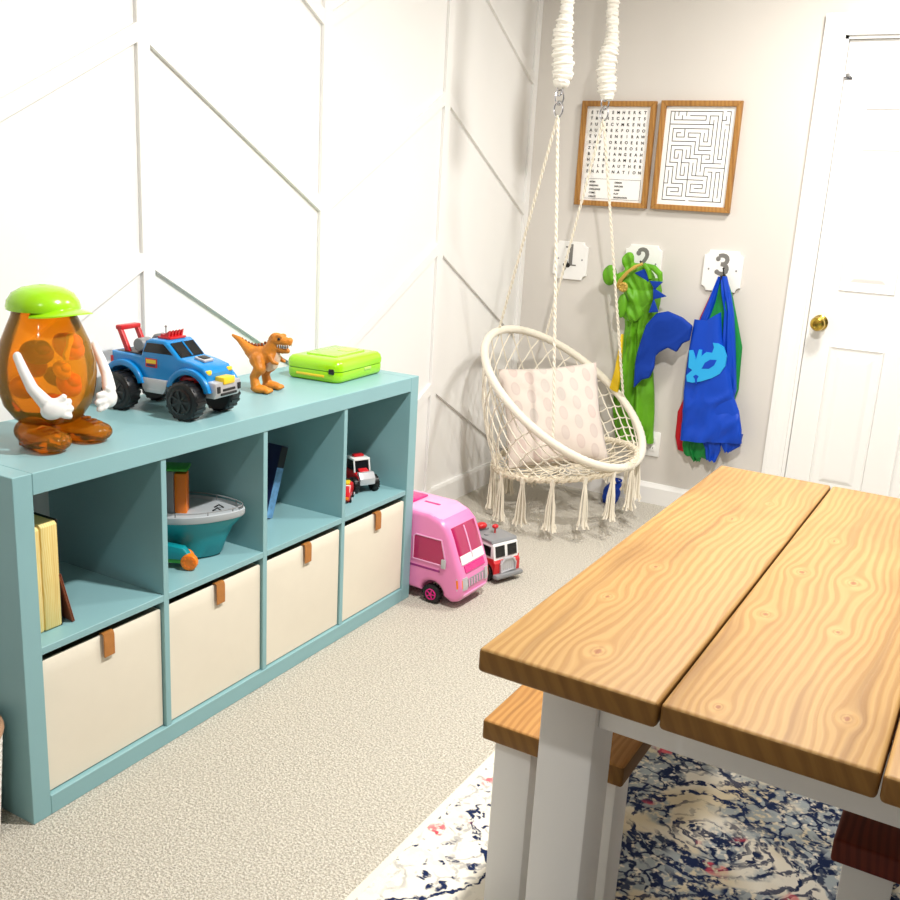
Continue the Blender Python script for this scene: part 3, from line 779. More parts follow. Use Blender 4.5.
# ------------------------------------------------------------------ lime case
t = thing('toy_laptop_case', 'closed lime green toy carry case at the far end of the teal shelf', 'toy case', (-.205, 1.290, TZ), R_(4))
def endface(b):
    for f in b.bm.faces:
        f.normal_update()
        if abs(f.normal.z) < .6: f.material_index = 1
def rrect(x0, x1, y0, y1, r, n=6):
    out = []
    for (cx, cy, a0) in ((x1-r, y1-r, 0), (x0+r, y1-r, 90), (x0+r, y0+r, 180), (x1-r, y0+r, 270)):
        for k in range(n+1): a = R_(a0+90*k/n); out.append((cx+r*cos(a), cy+r*sin(a)))
    return out
def slab(b, hx, hy, r, zs):
    b.loft([[(x, y, z) for x, y in rrect(-hx+i, hx-i, -hy+i, hy-i, max(.004, r-i))] for z, i in zs])
b = B(); slab(b, .096, .133, .028, [(0, .010), (.004, .004), (.010, .001), (.028, 0), (.0325, .001), (.033, .004)]); b.build('case_base', 'lime', t)
b = B(); slab(b, .097, .134, .028, [(.0345, .003), (.035, .001), (.048, 0), (.060, .004), (.067, .012), (.070, .024)])
b.build('case_lid', 'lime', t)
b = B(); slab(b, .091, .128, .022, [(.032, 0), (.036, 0)]); b.build('hinge_gap', 'green', t)
b = B(); slab(b, .056, .088, .012, [(.068, 0), (.0735, .002), (.074, .005)]); b.build('lid_panel', 'lime', t)
o = B(); slab(o, .020, .034, .004, [(0, 0), (.0012, .001)]); o = o.build('lid_sticker', 'lime2', t); o.location = (.015, .045, .0742); o['label'] = 'pale sticker'
B().box(-.055, .045, -.1345, -.126, .014, .022, .002).build('handle', 'yellow', t)
B().box(.060, .078, -.1355, -.126, .026, .043, .003).build('latch', 'black', t)
B().box(.0945, .0985, .01, .05, .024, .033, .0015).build('side_button', 'lime2', t)

# ------------------------------------------------------------------ pink camper on the floor
t = thing('toy_camper_van', 'large pink toy camper van parked on carpet at the shelf end', 'toy camper', (-.096, 1.567, .0), R_(-2)); t.scale = (1, 1, .955)
HWc = .096
cp = [(-.28, .022), (.252, .022), (.275, .030), (.288, .05), (.290, .085), (.284, .128), (.270, .165), (.240, .245), (.224, .280), (.196, .306), (.15, .322), (-.26, .326), (-.28, .31)]
body_poly = cp[:1] + arch(-.16, .036, .046, 180, 0, 10) + arch(.176, .036, .043, 180, 0, 10) + cp[1:]
b = B(); b.prism(body_poly, -HWc, HWc, 'y', bev=.018, seg=4); b.build('body', 'pink', t)
b = B(); b.prism([(-.27, .285), (.218, .285), (.196, .306), (.15, .325), (-.25, .329), (-.268, .318)], -HWc+.004, HWc-.004, 'y', bev=.016, seg=4); b.build('roof', 'palepink', t)
b = B(); b.box(-.05, .055, -.05, .05, .3255, .334, .004); b.build('roof_hatch', 'magenta', t)
b = B(); b.box(.075, .135, -.006, .004, .322, .3275, .001); b.build('roof_slot', 'magenta', t)
def front_x(z):
    P = [(.022, .26), (.05, .288), (.085, .290), (.128, .284), (.165, .270), (.245, .240), (.28, .224)]
    for (a, xa), (c, xc) in zip(P, P[1:]):
        if a <= z <= c: return xa+(xc-xa)*(z-a)/(c-a)
    return .2
def fpatch(name, m_, y0_, y1_, z0_, z1_, out=.002, sub=1, nz=8, ny=8, r=.0):
    """curved patch wrapped round the camper nose"""
    g = B(); rings = []
    for lay in (0, 1):
        for i in range(nz+1):
            pass
    grid = []
    for lay, off in ((0, -.004), (1, out)):
        G = []
        for i in range(nz+1):
            z = z0_+(z1_-z0_)*i/nz; row = []
            for j in range(ny+1):
                y = y0_+(y1_-y0_)*j/ny
                e = max(0, abs(y)-(HWc-.030))/.030
                row.append(g.bm.verts.new((front_x(z)+off-.018*e*e, y, z)))
            G.append(row)
        grid.append(G)
    A, C = grid
    for i in range(nz):
        for j in range(ny):
            g._f((C[i][j], C[i][j+1], C[i+1][j+1], C[i+1][j])); g._f((A[i][j], A[i+1][j], A[i+1][j+1], A[i][j+1]))
    for i in range(nz): g._f((A[i][0], C[i][0], C[i+1][0], A[i+1][0])); g._f((A[i][ny], A[i+1][ny], C[i+1][ny], C[i][ny]))
    for j in range(ny): g._f((A[0][j], A[0][j+1], C[0][j+1], C[0][j])); g._f((A[nz][j], C[nz][j], C[nz][j+1], A[nz][j+1]))
    return g.build(name, m_, t)
o = fpatch('windshield', 'darkmagenta', -.0945, .0945, .168, .279, .0015); o['label'] = 'dark magenta windshield'
fpatch('window_post', 'palepink', -.003, .003, .168, .274, .004)
fpatch('dashboard', 'white', -.070, .070, .158, .186, .004)
fpatch('hood_badge', 'magenta', -.060, .060, .130, .152, .004)
fpatch('grille', 'grey', -.052, .052, .078, .106, .003)
for q in range(6): fpatch('grille_bar', 'palepink', -.048+.017*q-.002, -.048+.017*q+.002, .080, .104, .005, ny=1, nz=2)
for s in (-1, 1):
    ya, yb = sorted((s*.056, s*.0955))
    o = fpatch('headlight', 'silver', ya, yb, .072, .116, .004); 
    ya, yb = sorted((s*.082, s*.0958)); fpatch('turn_signal', 'orange', ya, yb, .080, .110, .0055, ny=3)
fpatch('front_bumper', 'palepink', -.09, .09, .030, .055, .004)
for s in (-1, 1):
    yo = s*HWc
    w_ = B(); w_.prism([(.100, .150), (.222, .150), (.228, .162), (.208, .240), (.108, .240), (.100, .232)], yo-s*.006, yo+s*.0015, 'y', bev=.001, seg=1); o = w_.build('side_window', 'darkmagenta', t)
    fr_ = B(); fr_.tube([(x, yo+s*.001, z) for x, z in [(.100, .150), (.222, .150), (.228, .162), (.208, .240), (.108, .240), (.100, .232)]], .003, 6, closed=True); fr_.build('window_frame', 'palepink', o)
    w_ = B(); w_.prism([(-.24, .150), (.07, .150), (.07, .240), (-.24, .240)], yo-s*.006, yo+s*.0015, 'y', bev=.001, seg=1); w_.build('side_window', 'darkmagenta', t)
    B().box(-.27, .206, yo-s*.004 if s > 0 else yo-.001, yo+.001 if s > 0 else yo+.004, .122, .129).build('stripe', 'purple', t, flat=True)
    m_ = B(); m_.box(.214, .232, yo+s*.006-.004, yo+s*.006+.004, .142, .176, .0035); m_.tube([(.222, yo-s*.004, .158), (.222, yo+s*.006, .158)], .003, 6); m_.build('mirror', 'silver', t)
    for cx in (.176, -.16): wheel(t, cx, s*(HWc-.010), .034, .022, s, m_h='magenta', spokes=5, hubr=.6)

# ------------------------------------------------------------------ fire truck on the floor
t = thing('toy_fire_engine', 'red and white toy fire truck with grey roof parked behind the pink camper', 'toy truck', (.092, 1.832, 0), R_(-20)); t.scale = (1.02, 1.02, 1.06)
HF = .060
lowp = [(-.10, .022), (-.10, .078), (.096, .078), (.104, .070), (.104, .022)] + arch(.062, .028, .034, 0, 180, 8) + arch(-.062, .028, .034, 0, 180, 8)
b = B(); b.prism(lowp, -HF, HF, 'y', bev=.004); b.build('body', 'red', t)
b = B(); b.prism([(-.10, .078), (.096, .078), (.088, .128), (.080, .134), (-.10, .134)], -HF+.002, HF-.002, 'y', bev=.004); b.build('cab', 'white', t)
b = B(); b.prism([(-.102, .134), (.084, .134), (.078, .143), (-.102, .143)], -HF, HF, 'y', bev=.003); b.build('roof', 'grey', t)
for yc in (-.028, .028):
    w_ = B(); w_.prism([(.0955, .088), (.0975, .088), (.0905, .124), (.0885, .124)], yc-.021, yc+.021, 'y'); w_.build('window', 'glassblack', t)
for s in (-1, 1):
    for (a, c) in ((.030, .078), (-.025, .022), (-.085, -.035)):
        B().box(a, c, s*(HF-.002)-.0015, s*(HF-.002)+.0015, .088, .122, .001, 1).build('window', 'glassblack', t)
    B().prism([(-.10, .076), (.096, .076), (.096, .084), (.06, .080), (.03, .085), (-.10, .085)], s*(HF-.001)-.001, s*(HF-.001)+.001, 'y').build('stripe', 'red', t)
b = B(); b.tube([(.108, -.034, .038), (.108, -.034, .064), (.108, -.018, .082), (.108, .018, .082), (.108, .034, .064), (.108, .034, .038)], .005, 8, closed=True)
for q in range(7): b.tube([(.106, -.027+.009*q, .038), (.106, -.027+.009*q, .078)], .0022, 6)
b.box(.103, .107, -.034, .034, .038, .078); b.build('grille', 'silver', t)
b = B(); b.box(.098, .122, -HF-.004, HF+.004, .018, .034, .006); b.build('front_bumper', 'grey', t)
b = B(); b.box(-.095, -.02, -.02, .02, .143, .150, .003); b.cyl((.02, -.03, .143), (.02, -.03, .147), .008, seg=16, bev=.001); b.build('roof_plate', 'grey', t)
b = B(); b.ell((-.03, -.01, .158), (.018, .022, .012)); b.build('siren', 'red', t)
b = B(); b.cyl((.02, .01, .143), (.02, .01, .160), .003, seg=8); b.ell((.02, .01, .166), (.010, .013, .008)); b.build('beacon', 'red', t)
for cx in (.062, -.062):
    for s in (-1, 1): wheel(t, cx, s*(HF-.006), .027, .018, s, m_h='silver', spokes=6)

# ------------------------------------------------------------------ wicker waste basket
t = thing('waste_basket', 'white wicker basket with tan rim on the carpet before the shelf end', 'basket', (-.110, -.166, 0)); t.scale = (1, 1, .935)
b = B(); b.lathe([(.0, .002), (.128, .002), (.132, .008), (.150, .258), (.146, .258), (.127, .012), (.0, .010)], seg=56, cap=False)
for k in range(28):
    a = 2*pi*k/28
    b.tube([(.1335*cos(a), .1335*sin(a), .01), (.151*cos(a), .151*sin(a), .256)], .003, 5)
for q in range(1, 14):
    r = .1315+.0185*q/14; b.tube([((r+.003*(k % 2))*cos(2*pi*k/56), (r+.003*(k % 2))*sin(2*pi*k/56), .008+.25*q/14) for k in range(56)], .0022, 5, closed=True)
b.build('basket_body', 'basket', t)
b = B(); b.tube([(.150*cos(2*pi*k/48), .150*sin(2*pi*k/48), .262) for k in range(48)], .007, 8, closed=True); b.build('rim', 'rim', t)

# ------------------------------------------------------------------ rug, table, benches
RX = .668
b = B(); b.box(0, 1.75, 0, 2.6, 0, .008, .003, 2); rug = b.build('area_rug', 'rug', loc=(RX, -1.2, .0005))
tag(rug, 'cream area rug with faded navy and pink oriental pattern under the table', 'rug')
TX, TY, TH, PW, PL, PT = 1.057, -.102, .762, .2407, 1.127, .034
tb = thing('farmhouse_table', 'honey wood plank table with white legs standing on the rug', 'table', (TX, TY, 0), -.0076)
for i in range(3):
    b = B(); e = .006
    b.box(i*PW+.0012, (i+1)*PW-.0012, 0 + (.002 if i == 1 else 0), PL, TH-PT, TH, e, 3)
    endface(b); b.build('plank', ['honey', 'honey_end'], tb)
LW = .080; lx0, lx1 = .051, 3*PW-.05-LW; ly0, ly1 = .102, PL-.102-LW; LT = TH-PT-.0005
for x, y in ((lx0, ly0), (lx1, ly0), (.40, PL-.06-LW)):
    B().box(x, x+LW, y, y+LW, .0085, LT, .004, 2).build('leg', 'leg_white', tb)
for y in (ly0+.010, PL-.06-LW-.040): B().box(lx0+LW+.0005, lx1-.0005, y, y+.038, LT-.089, LT, .002).build('apron', 'leg_white', tb)
for x in (lx0+.010, lx1+LW-.048): B().box(x, x+.038, ly0+LW+.0005, ly1-.0005, LT-.089, LT, .002).build('apron', 'leg_white', tb)
def bench(label, x, y, wood_, L=1.12, W=.256, H=.45):
    t = thing('bench', label, 'bench', (x, y, 0), 0, 'benches at the plank table')
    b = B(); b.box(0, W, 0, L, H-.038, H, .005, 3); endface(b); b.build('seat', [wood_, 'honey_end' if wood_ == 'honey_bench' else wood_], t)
    for lx in (.016, W-.016-.070):
        for ly in (.022, L-.022-.070): B().box(lx, lx+.070, ly, ly+.070, .0085, H-.0385, .003, 2).build('leg', 'leg_white', t)
    for lx in (.030, W-.030-.03): B().box(lx, lx+.03, .0925, L-.0925, H-.10, H-.0385, .002).build('rail', 'leg_white', t)
    return t
bench('honey wood bench with white legs left of the table, partly pushed under it', .909, .228, 'honey_bench')
bench('wood bench coloured dark reddish-brown for shade, with white legs under the right of the table', 1.482, .235, 'shaded_bench', L=.62)

# ------------------------------------------------------------------ framed prints
def frame(x0, x1, z0, z1, label):
    cx, cz = (x0+x1)/2, (z0+z1)/2; hw, hh = (x1-x0)/2, (z1-z0)/2
    t = thing('picture_frame', label, 'framed print', (cx, YB-.001, cz)); F = .022
    for (a, c, d, e, horiz) in ((-hw, hw, hh-F, hh, 1), (-hw, hw, -hh, -hh+F, 1), (-hw, -hw+F, -hh, hh, 0), (hw-F, hw, -hh, hh, 0)):
        o = bmesh.new()
        if horiz:
            top = d > 0; s1, s2 = (F, 0) if top else (0, F)
            q = [(a+s1, d), (c-s1, d), (c-s2, e), (a+s2, e)]
        else:
            left = a < 0; s1, s2 = (0, F) if left else (F, 0)
            q = [(a, d+s1), (c, d+s2), (c, e-s2), (a, e-s1)]
        bb_ = B(); bb_.prism(q, -.024, 0, 'y', bev=.002, seg=2); bb_.build('frame_bar', 'frame_wood', t)
        o.free()
    B().box(-hw+F-.002, hw-F+.002, -.010, -.002, -hh+F-.002, hh-F+.002).build('print', 'paper', t, flat=True)
    return t, hw-F, hh-F
t, pw, ph = frame(-.191, .142, 1.298, 1.735, 'wood framed word search print on the grey wall, left of two')
rows_ = ["ETRSEMHERKT", "TRANSCAPETS", "FURSCVMKENE", "AUDREKFOSDO", "EVKIENEIRAW", "SAFLOREOEEN", "ZNELFHNEOSE", "BASEIANGEAH", "HOSRAGAMEAE", "VILELAUTHER", "ENAENNATION"]
lines = []; LA = []; LB = []
for r, s_ in enumerate(rows_):
    for c, ch in enumerate(s_): lines.append((ch, -.120+.024*c, .172-.0245*r, .017, 'CENTER'))
L1 = ["BEGIN", "BUILDING", "CHALLENGE", "COMIC", "CREATE"]; L2 = ["DESIGN", "EXPLORE", "GAME", "PLAY", "IMAGINATION"]
for k in range(5): LA.append((L1[k], -.105, -.117-.0155*k, .0095, 'LEFT')); LB.append((L2[k], .012, -.117-.0155*k, .0095, 'LEFT'))
for nm_, ln_ in (('letter_grid', lines), ('word_list', LA), ('word_list', LB)):
    o = text_mesh(ln_, nm_, 'ink', t); o.location = (0, -.0108, 0)
b = B(); z0, z1, x0, x1 = -.188, -.103, -.127, .130
for (a, c, d, e) in ((x0, x1, z1-.0012, z1), (x0, x1, z0, z0+.0012), (x0, x0+.0012, z0, z1), (x1-.0012, x1, z0, z1)): b.box(a, c, -.0108, -.0099, d, e)
b.build('word_box', 'ink', t, flat=True)
t, pw, ph = frame(.164, .500, 1.299, 1.738, 'wood framed maze print on the grey wall, right of two')
# maze walls
nx, nz = 15, 21; mw, mh = .250, .356; cxs, czs = mw/nx, mh/nz
random.seed(12)
Hh = [[True]*nx for _ in range(nz+1)]; Vv = [[True]*(nx+1) for _ in range(nz)]
seen = {(0, 0)}; st = [(0, 0)]
while st:
    i, j = st[-1]; opt = [(a, c) for a, c in ((i+1, j), (i-1, j), (i, j+1), (i, j-1)) if 0 <= a < nx and 0 <= c < nz and (a, c) not in seen]
    if not opt: st.pop(); continue
    last = (st[-1][0]-st[-2][0], st[-1][1]-st[-2][1]) if len(st) > 1 else (0, 1)
    a, c = next((o_ for o_ in opt if (o_[0]-i, o_[1]-j) == last and random.random() < .7), random.choice(opt))
    if a != i: Vv[j][max(a, i)] = False
    else: Hh[max(c, j)][i] = False
    seen.add((a, c)); st.append((a, c))
Hh[0][nx-2] = False; Hh[nz][6] = False
b = B(); lw = .0030
for j in range(nz+1):
    for i in range(nx):
        if Hh[j][i]: z = mh/2-j*czs; b.box(-mw/2+i*cxs-lw/2, -mw/2+(i+1)*cxs+lw/2, -.0106, -.0099, z-lw/2, z+lw/2)
for j in range(nz):
    for i in range(nx+1):
        if Vv[j][i]: x = -mw/2+i*cxs; b.box(x-lw/2, x+lw/2, -.0106, -.0099, mh/2-(j+1)*czs-lw/2, mh/2-j*czs+lw/2)
b.build('maze_lines', 'ink', t, flat=True)

# ------------------------------------------------------------------ numbered plaques with hooks
def plaque(cx, cz, num, label, hx):
    t = thing('number_plaque', label, 'plaque', (cx, YB-.001, cz), 0, 'numbered plaques with coat hooks')
    hw, hh, r = .082, .084, .020; P = []
    for (sx, sz, a0) in ((1, 1, 270), (-1, 1, 0), (-1, -1, 90), (1, -1, 180)):
        for k in range(7):
            a = R_(a0 - 90*k/6); P.append((sx*hw + r*cos(a), sz*hh + r*sin(a)))
    Q = []
    for (sx, sz) in ((1, 1), (-1, 1), (-1, -1), (1, -1)):
        arc = [(sx*hw - sx*r*cos(R_(90*k/6)), sz*hh - sz*r*sin(R_(90*k/6))) for k in range(7)]
        # scooped corner from the side edge to the top edge
        arc = [(sx*hw - sx*r*sin(R_(90*k/6)), sz*hh - sz*r*cos(R_(90*k/6))) for k in range(7)]
        if sx*sz < 0: arc = arc[::-1]
        Q += arc
    b = B(); b.prism(Q, -.012, 0, 'y', bev=.0015, seg=1); b.build('board', 'trim', t)
    o = text_mesh([(num, -.002, .022, .125, 'CENTER')], 'numeral', 'ink_grey', t); o.location = (.004, -.0125, 0); o.scale = (1, 1, 1)
    sr = B()
    if num == '1': sr.box(-.022, .030, -.0131, -.0121, -.023, -.017); sr.box(-.024, .004, -.0131, -.0121, .056, .062)
    elif num == '2': sr.ell((-.022, -.0128, .048), (.011, .0006, .011), seg=14)
    else: sr.ell((-.022, -.0128, .050), (.010, .0006, .010), seg=14); sr.ell((-.022, -.0128, -.004), (.010, .0006, .010), seg=14)
    sr.build('numeral_serif', 'ink_grey', t)
    for s in (-1, 1):
        sc = B(); sc.ell((s*.058, -.0125, .006), (.004, .0018, .004), seg=12, rings=6); sc.build('screw', 'grey', t)
    h = B(); z = -.022
    h.lathe([(.010, 0), (.010, .002), (.005, .004), (0, .004)], seg=16, cap=False)
    for v in h.bm.verts: v.co = V((v.co.x+hx, -.012-v.co.z, v.co.y+z))
    h.tube([(hx, -.014, z), (hx, -.034, z-.006), (hx, -.046, z-.018), (hx, -.055, z-.014), (hx, -.060, z+.004)], .0032, 8); h.ell((hx, -.060, z+.006), .005)
    h.tube([(hx, -.014, z+.004), (hx, -.030, z+.018), (hx, -.042, z+.034)], .003, 8); h.ell((hx, -.042, z+.036), .0045)
    h.build('hook', 'darkmetal', t)
    return t
plaque(-.190, 1.052, '1', 'white plaque numbered 1 with an empty hook, behind the swing rope', -.008)
plaque(.152, 1.062, '2', 'white plaque numbered 2 above the green dinosaur costume', .0)
plaque(.500, 1.063, '3', 'white plaque numbered 3 above the blue cape', .012)
# outlet
t = thing('power_outlet', 'white double power outlet low on the grey wall', 'outlet', (.281, YB-.001, .275))
B().box(-.035, .035, -.006, 0, -.057, .057, .003).build('cover_plate', 'trim', t)
b = B()
for s in (-1, 1): b.box(-.016, .016, -.0085, -.005, s*.020-.013, s*.020+.013, .002)
b.build('socket', 'white', t)
b = B()
for s in (-1, 1):
    for q in (-1, 1): b.box(q*.006-.0012, q*.006+.0012, -.0092, -.0083, s*.020-.002, s*.020+.006)
b.build('slot', 'ink_grey', t)

# ------------------------------------------------------------------ cloth helpers
def cloth(name, m_, parent, rows, y=2.985, nx=44, folds=6, seed=1, sub=8, amp=.006):
    """hanging folded cloth. rows: (z, x0, x1, depth) top to bottom; closed solid with vertical folds"""
    rnd = random.Random(seed); ph = [rnd.random()*6.28 for _ in range(4)]; fr_ = [folds, folds*1.7+.3, folds*.6+.2]
    b = B(); rings = []
    R = []
    for (r0, r1) in zip(rows, rows[1:]):
        for k in range(sub): R.append(tuple(a+(c-a)*k/sub for a, c in zip(r0, r1)))
    R.append(rows[-1])
    n = len(R)
    for i, (z, x0, x1, d) in enumerate(R):
        ring = []; t_ = i/(n-1)
        fa = amp*min(1, t_*4+.2)
        for k in range(nx+1):
            u = k/nx; x = x0+(x1-x0)*u
            prof_ = (max(0, 1-(2*u-1)**4))**.5
            f = sin(u*fr_[0]*pi+ph[0]+t_*2.2)+.6*sin(u*fr_[1]*pi+ph[1]-t_*1.7)+.35*sin(t_*9+u*5+ph[2])
            ring.append((x, y-d*prof_-fa*f*prof_, z+.004*sin(u*fr_[2]*pi*2+ph[3])*(t_ > .98)))
        for k in range(nx, -1, -1):
            u = k/nx; x = x0+(x1-x0)*u
            ring.append((x, y+.001+.004*(1-(max(0, 1-(2*u-1)**4))**.5), z))
        rings.append(ring)
    b.loft(rings)
    o = b.build(name, m_, parent, sharp=60)
    return crumple(o, amp*(2.0 if m_ == 'costume' else 1.5), 34, (.15, 1), seed, 1.2)
def puffy(name, m_, parent, poly, y, th, bev=.006, seg=3):
    b = B(); b.prism(poly, y-th, y, 'y', bev=bev, seg=seg); return b.build(name, m_, parent, sharp=50)

# green dinosaur costume on hook 2
t = thing('dinosaur_costume', 'green dress-up costume with blue wings hanging from the plaque numbered 2', 'costume', (0, 0, 0))
def rel(poly): return poly
cloth('robe', 'costume', t, [(1.01, .115, .235, .05), (.96, .085, .252, .065), (.90, .092, .250, .06), (.84, .098, .240, .055), (.79, .103, .225, .040), (.72, .105, .228, .034), (.62, .090, .250, .030), (.50, .080, .270, .028), (.42, .085, .279, .028), (.33, .100, .284, .030), (.285, .115, .290, .04)], y=3.018, folds=5, seed=3, amp=.009)
b = B()
b.ell((.165, 2.962, 1.005), (.078, .042, .062), rot=(0, .5, 0)); b.ell((.10, 2.955, .995), (.045, .036, .035)); b.ell((.175, 2.965, .935), (.072, .034, .060))
b.ell((.030, 2.965, 1.008), (.030, .026, .046)); b.ell((.108, 2.960, 1.080), (.026, .020, .036), rot=(0, .2, 0)); b.ell((.15, 2.965, .87), (.055, .030, .055))
crumple(remeshed(b, 'hood', 'costume', t, .0045, 6), .020, 34, (-.45, 1.0), 3, 1.6)
b = B(); b.tube([(.200, 2.94, 1.062), (.235, 2.93, 1.058), (.262, 2.935, 1.035), (.268, 2.94, 1.004)], [.012, .013, .013, .009], 10); b.tube([(.19, 2.93, 1.07), (.215, 2.925, 1.045), (.224, 2.93, 1.012)], [.010, .011, .008], 10); b.build('sleeve', 'costume', t)
b = B(); b.ell((.112, 2.925, .885), (.022, .012, .052)); b.build('paw', 'costume', t)
b = B(); b.tube([(.083, 2.915, .955), (.098, 2.902, .992), (.128, 2.898, 1.030), (.160, 2.902, 1.058), (.190, 2.915, 1.072)], .0065, 8); b.tube([(.093, 2.912, .965), (.110, 2.898, .998), (.140, 2.894, 1.036), (.170, 2.90, 1.058)], .0045, 8)
b.build('strap', 'gold', t)
b = B(); b.ell((.117, 2.903, .968), (.022, .008, .022))
for k in range(8): a = k*pi/4; b.ell((.117+.014*cos(a), 2.897, .968+.014*sin(a)), .0065, seg=10, rings=6)
b.build('rosette', 'gold', t)
for sp_ in [[(.153, 1.03), (.208, 1.056), (.219, .998)], [(.224, 1.003), (.282, 1.004), (.250, .968)], [(.243, .975), (.304, .945), (.248, .926)], [(.250, .930), (.275, .876), (.234, .869)]]:
    puffy('back_spike', 'costume_blue', t, sp_, 2.935, .012, .003, 2)
wing = [[.225, .815], [.264, .869], [.313, .883], [.379, .863], [.426, .832], [.421, .77], [.392, .754], [.371, .714], [.331, .728], [.296, .704], [.279, .683], [.28, .633], [.263, .586], [.232, .575], [.197, .532], [.192, .634], [.198, .698]]
b = B(); b.prism(wing, 2.935, 2.955, 'y', bev=.006, seg=2); crumple(remeshed(b, 'wing', 'costume_blue', t, .0045, 3), .012, 16, (.7, 1), 5, 1.6)
b = B(); b.prism([(.113, .76), (.121, .76), (.128, .60), (.124, .50), (.100, .505), (.084, .515), (.100, .60)], 2.945, 2.962, 'y', bev=.003); b.build('belly_strip', 'yellowcloth', t)
# fallen blue slipper
t = thing('fabric_slipper', 'royal blue fabric slipper on the carpet under the costume', 'slipper', (.150, 2.93, 0), R_(10))
b = B(); b.ell((0, 0, .042), (.040, .055, .042)); b.ell((.0, -.035, .030), (.036, .042, .030)); b.ell((.01, .02, .07), (.030, .030, .032)); b.box(-.03, .03, -.05, .04, .001, .02, .004)
remeshed(b, 'slipper_body', 'costume_blue', t, .005, 6)
b = B(); b.tube([(.01+.026*cos(2*pi*k/20), .02+.026*sin(2*pi*k/20), .098) for k in range(20)], .004, 6, closed=True); b.build('cuff', 'costume_blue', t)

# capes on hook 3
HK = (.512, 1.042)
t = thing('red_cape', 'red satin cape, bottom-left one of the capes hanging from plaque 3', 'cape', (0, 0, 0), 0, 'capes on the third hook')
cloth('cape_body', 'satin_red', t, [(HK[1]+.002, HK[0]-.012, HK[0]+.004, .006), (.97, .466, .52, .010), (.86, .430, .54, .012), (.70, .428, .56, .012), (.52, .408, .55, .012), (.44, .382, .54, .012), (.33, .385, .53, .012), (.272, .403, .50, .010)], y=3.022, folds=3, seed=5, amp=.003)
t = thing('green_cape', 'green satin cape between the red and the blue cape on plaque 3', 'cape', (0, 0, 0), 0, 'capes on the third hook')
cloth('cape_body', 'satin_green', t, [(HK[1]+.003, HK[0]-.010, HK[0]+.012, .008), (.97, .475, .560, .014), (.88, .462, .590, .016), (.76, .47, .628, .018), (.58, .45, .636, .018), (.42, .424, .60, .018), (.30, .426, .57, .018), (.262, .437, .55, .014)], y=3.003, folds=4, seed=6, amp=.004)
cloth('cape_tail', 'satin_green', t, [(.33, .43, .53, .01), (.285, .445, .52, .012), (.242, .48, .512, .010)], y=2.999, folds=4, seed=7, amp=.004)
t = thing('blue_cape', 'royal blue satin cape with a light blue mask emblem on plaque 3', 'cape', (0, 0, 0), 0, 'capes on the third hook')
cloth('cape_lining', 'satin_blue', t, [(HK[1]+.004, HK[0]-.008, HK[0]+.020, .010), (.97, .520, .560, .012), (.90, .54, .580, .014), (.80, .545, .598, .016), (.70, .55, .614, .016), (.58, .55, .632, .016), (.50, .55, .62, .016)], y=2.985, folds=3, seed=8, amp=.004)
cloth('cape_edge', 'satin_blue', t, [(HK[1]+.001, HK[0]-.016, HK[0]-.004, .008), (.94, .468, .498, .010), (.85, .440, .480, .012)], y=2.985, folds=2, seed=8, amp=.003)
YC = 2.965
top = [(.86, .424, .532), (.80, .420, .548), (.72, .416, .572), (.62, .414, .610), (.55, .416, .630), (.487, .42, .662), (.42, .423, .680), (.362, .425, .688)]
b = B(); nxx = 36; F, K_ = [], []
RR = []
for r0, r1 in zip(top, top[1:]):
    for k in range(6): RR.append(tuple(a+(c-a)*k/6 for a, c in zip(r0, r1)))
RR.append(top[-1])
def cape_y(u, tt): return YC-.018*(max(0, 1-(2*u-1)**6))**.5 - .003*sin(u*9+tt*4) - .0045*max(0, tt-.6)*sin(u*22+tt*7)*2
rings = []
for i, (z, x0, x1) in enumerate(RR):
    tt = i/(len(RR)-1); ring = []
    for k in range(nxx+1):
        u = k/nxx; zz = z + (.040*max(0, u-.5)*2 if tt == 0 else .04*max(0, u-.5)*2*max(0, 1-tt*6)) - (.028*sin(u*pi)*0)
        if tt > .9: zz -= (tt-.9)*10*(.030*(1-u))
        ring.append((x0+(x1-x0)*u, cape_y(u, tt), zz))
    for k in range(nxx, -1, -1):
        u = k/nxx; x, y_, zz = ring[k]; ring.append((x, min(YC, y_+.004), zz))
    rings.append(ring)
b.loft(rings); crumple(b.build('cape_body', 'satin_blue', t, sharp=60), .024, 20, (.6, 1), 8, 1.6, .585)
cloth('cape_tail', 'satin_blue', t, [(.37, .50, .60, .012), (.31, .535, .600, .012), (.262, .545, .586, .010)], y=2.975, folds=3, seed=9, amp=.004)
cloth('cape_tail', 'satin_blue', t, [(.40, .58, .686, .012), (.345, .595, .680, .012), (.312, .618, .640, .008)], y=2.975, folds=3, seed=10, amp=.003)
def emb(name, P, m_, th0, th1):
    b = B(); b.prism([(x, z) for x, z in P], YC-th1, YC-th0, 'y'); 
    return b.build(name, m_, t, flat=True)
mask = [[.424, .728], [.44, .732], [.448, .715], [.457, .691], [.465, .737], [.478, .736], [.478, .711], [.497, .73], [.522, .73], [.527, .754], [.52, .772], [.542, .772], [.566, .759], [.583, .722], [.582, .682], [.564, .646], [.533, .624], [.49, .604], [.454, .593], [.43, .595], [.424, .62], [.447, .647], [.429, .656], [.427, .69]]
emb('mask_emblem', mask, 'cyan', .010, .0240)
emb('emblem_eye', [[.486, .658], [.497, .685], [.517, .701], [.545, .703], [.537, .679], [.517, .662]], 'satin_blue', .012, .0248)
emb('emblem_nose', [[.454, .621], [.465, .63], [.478, .624], [.472, .611], [.474, .590], [.467, .590], [.463, .61]], 'satin_blue', .012, .0248)

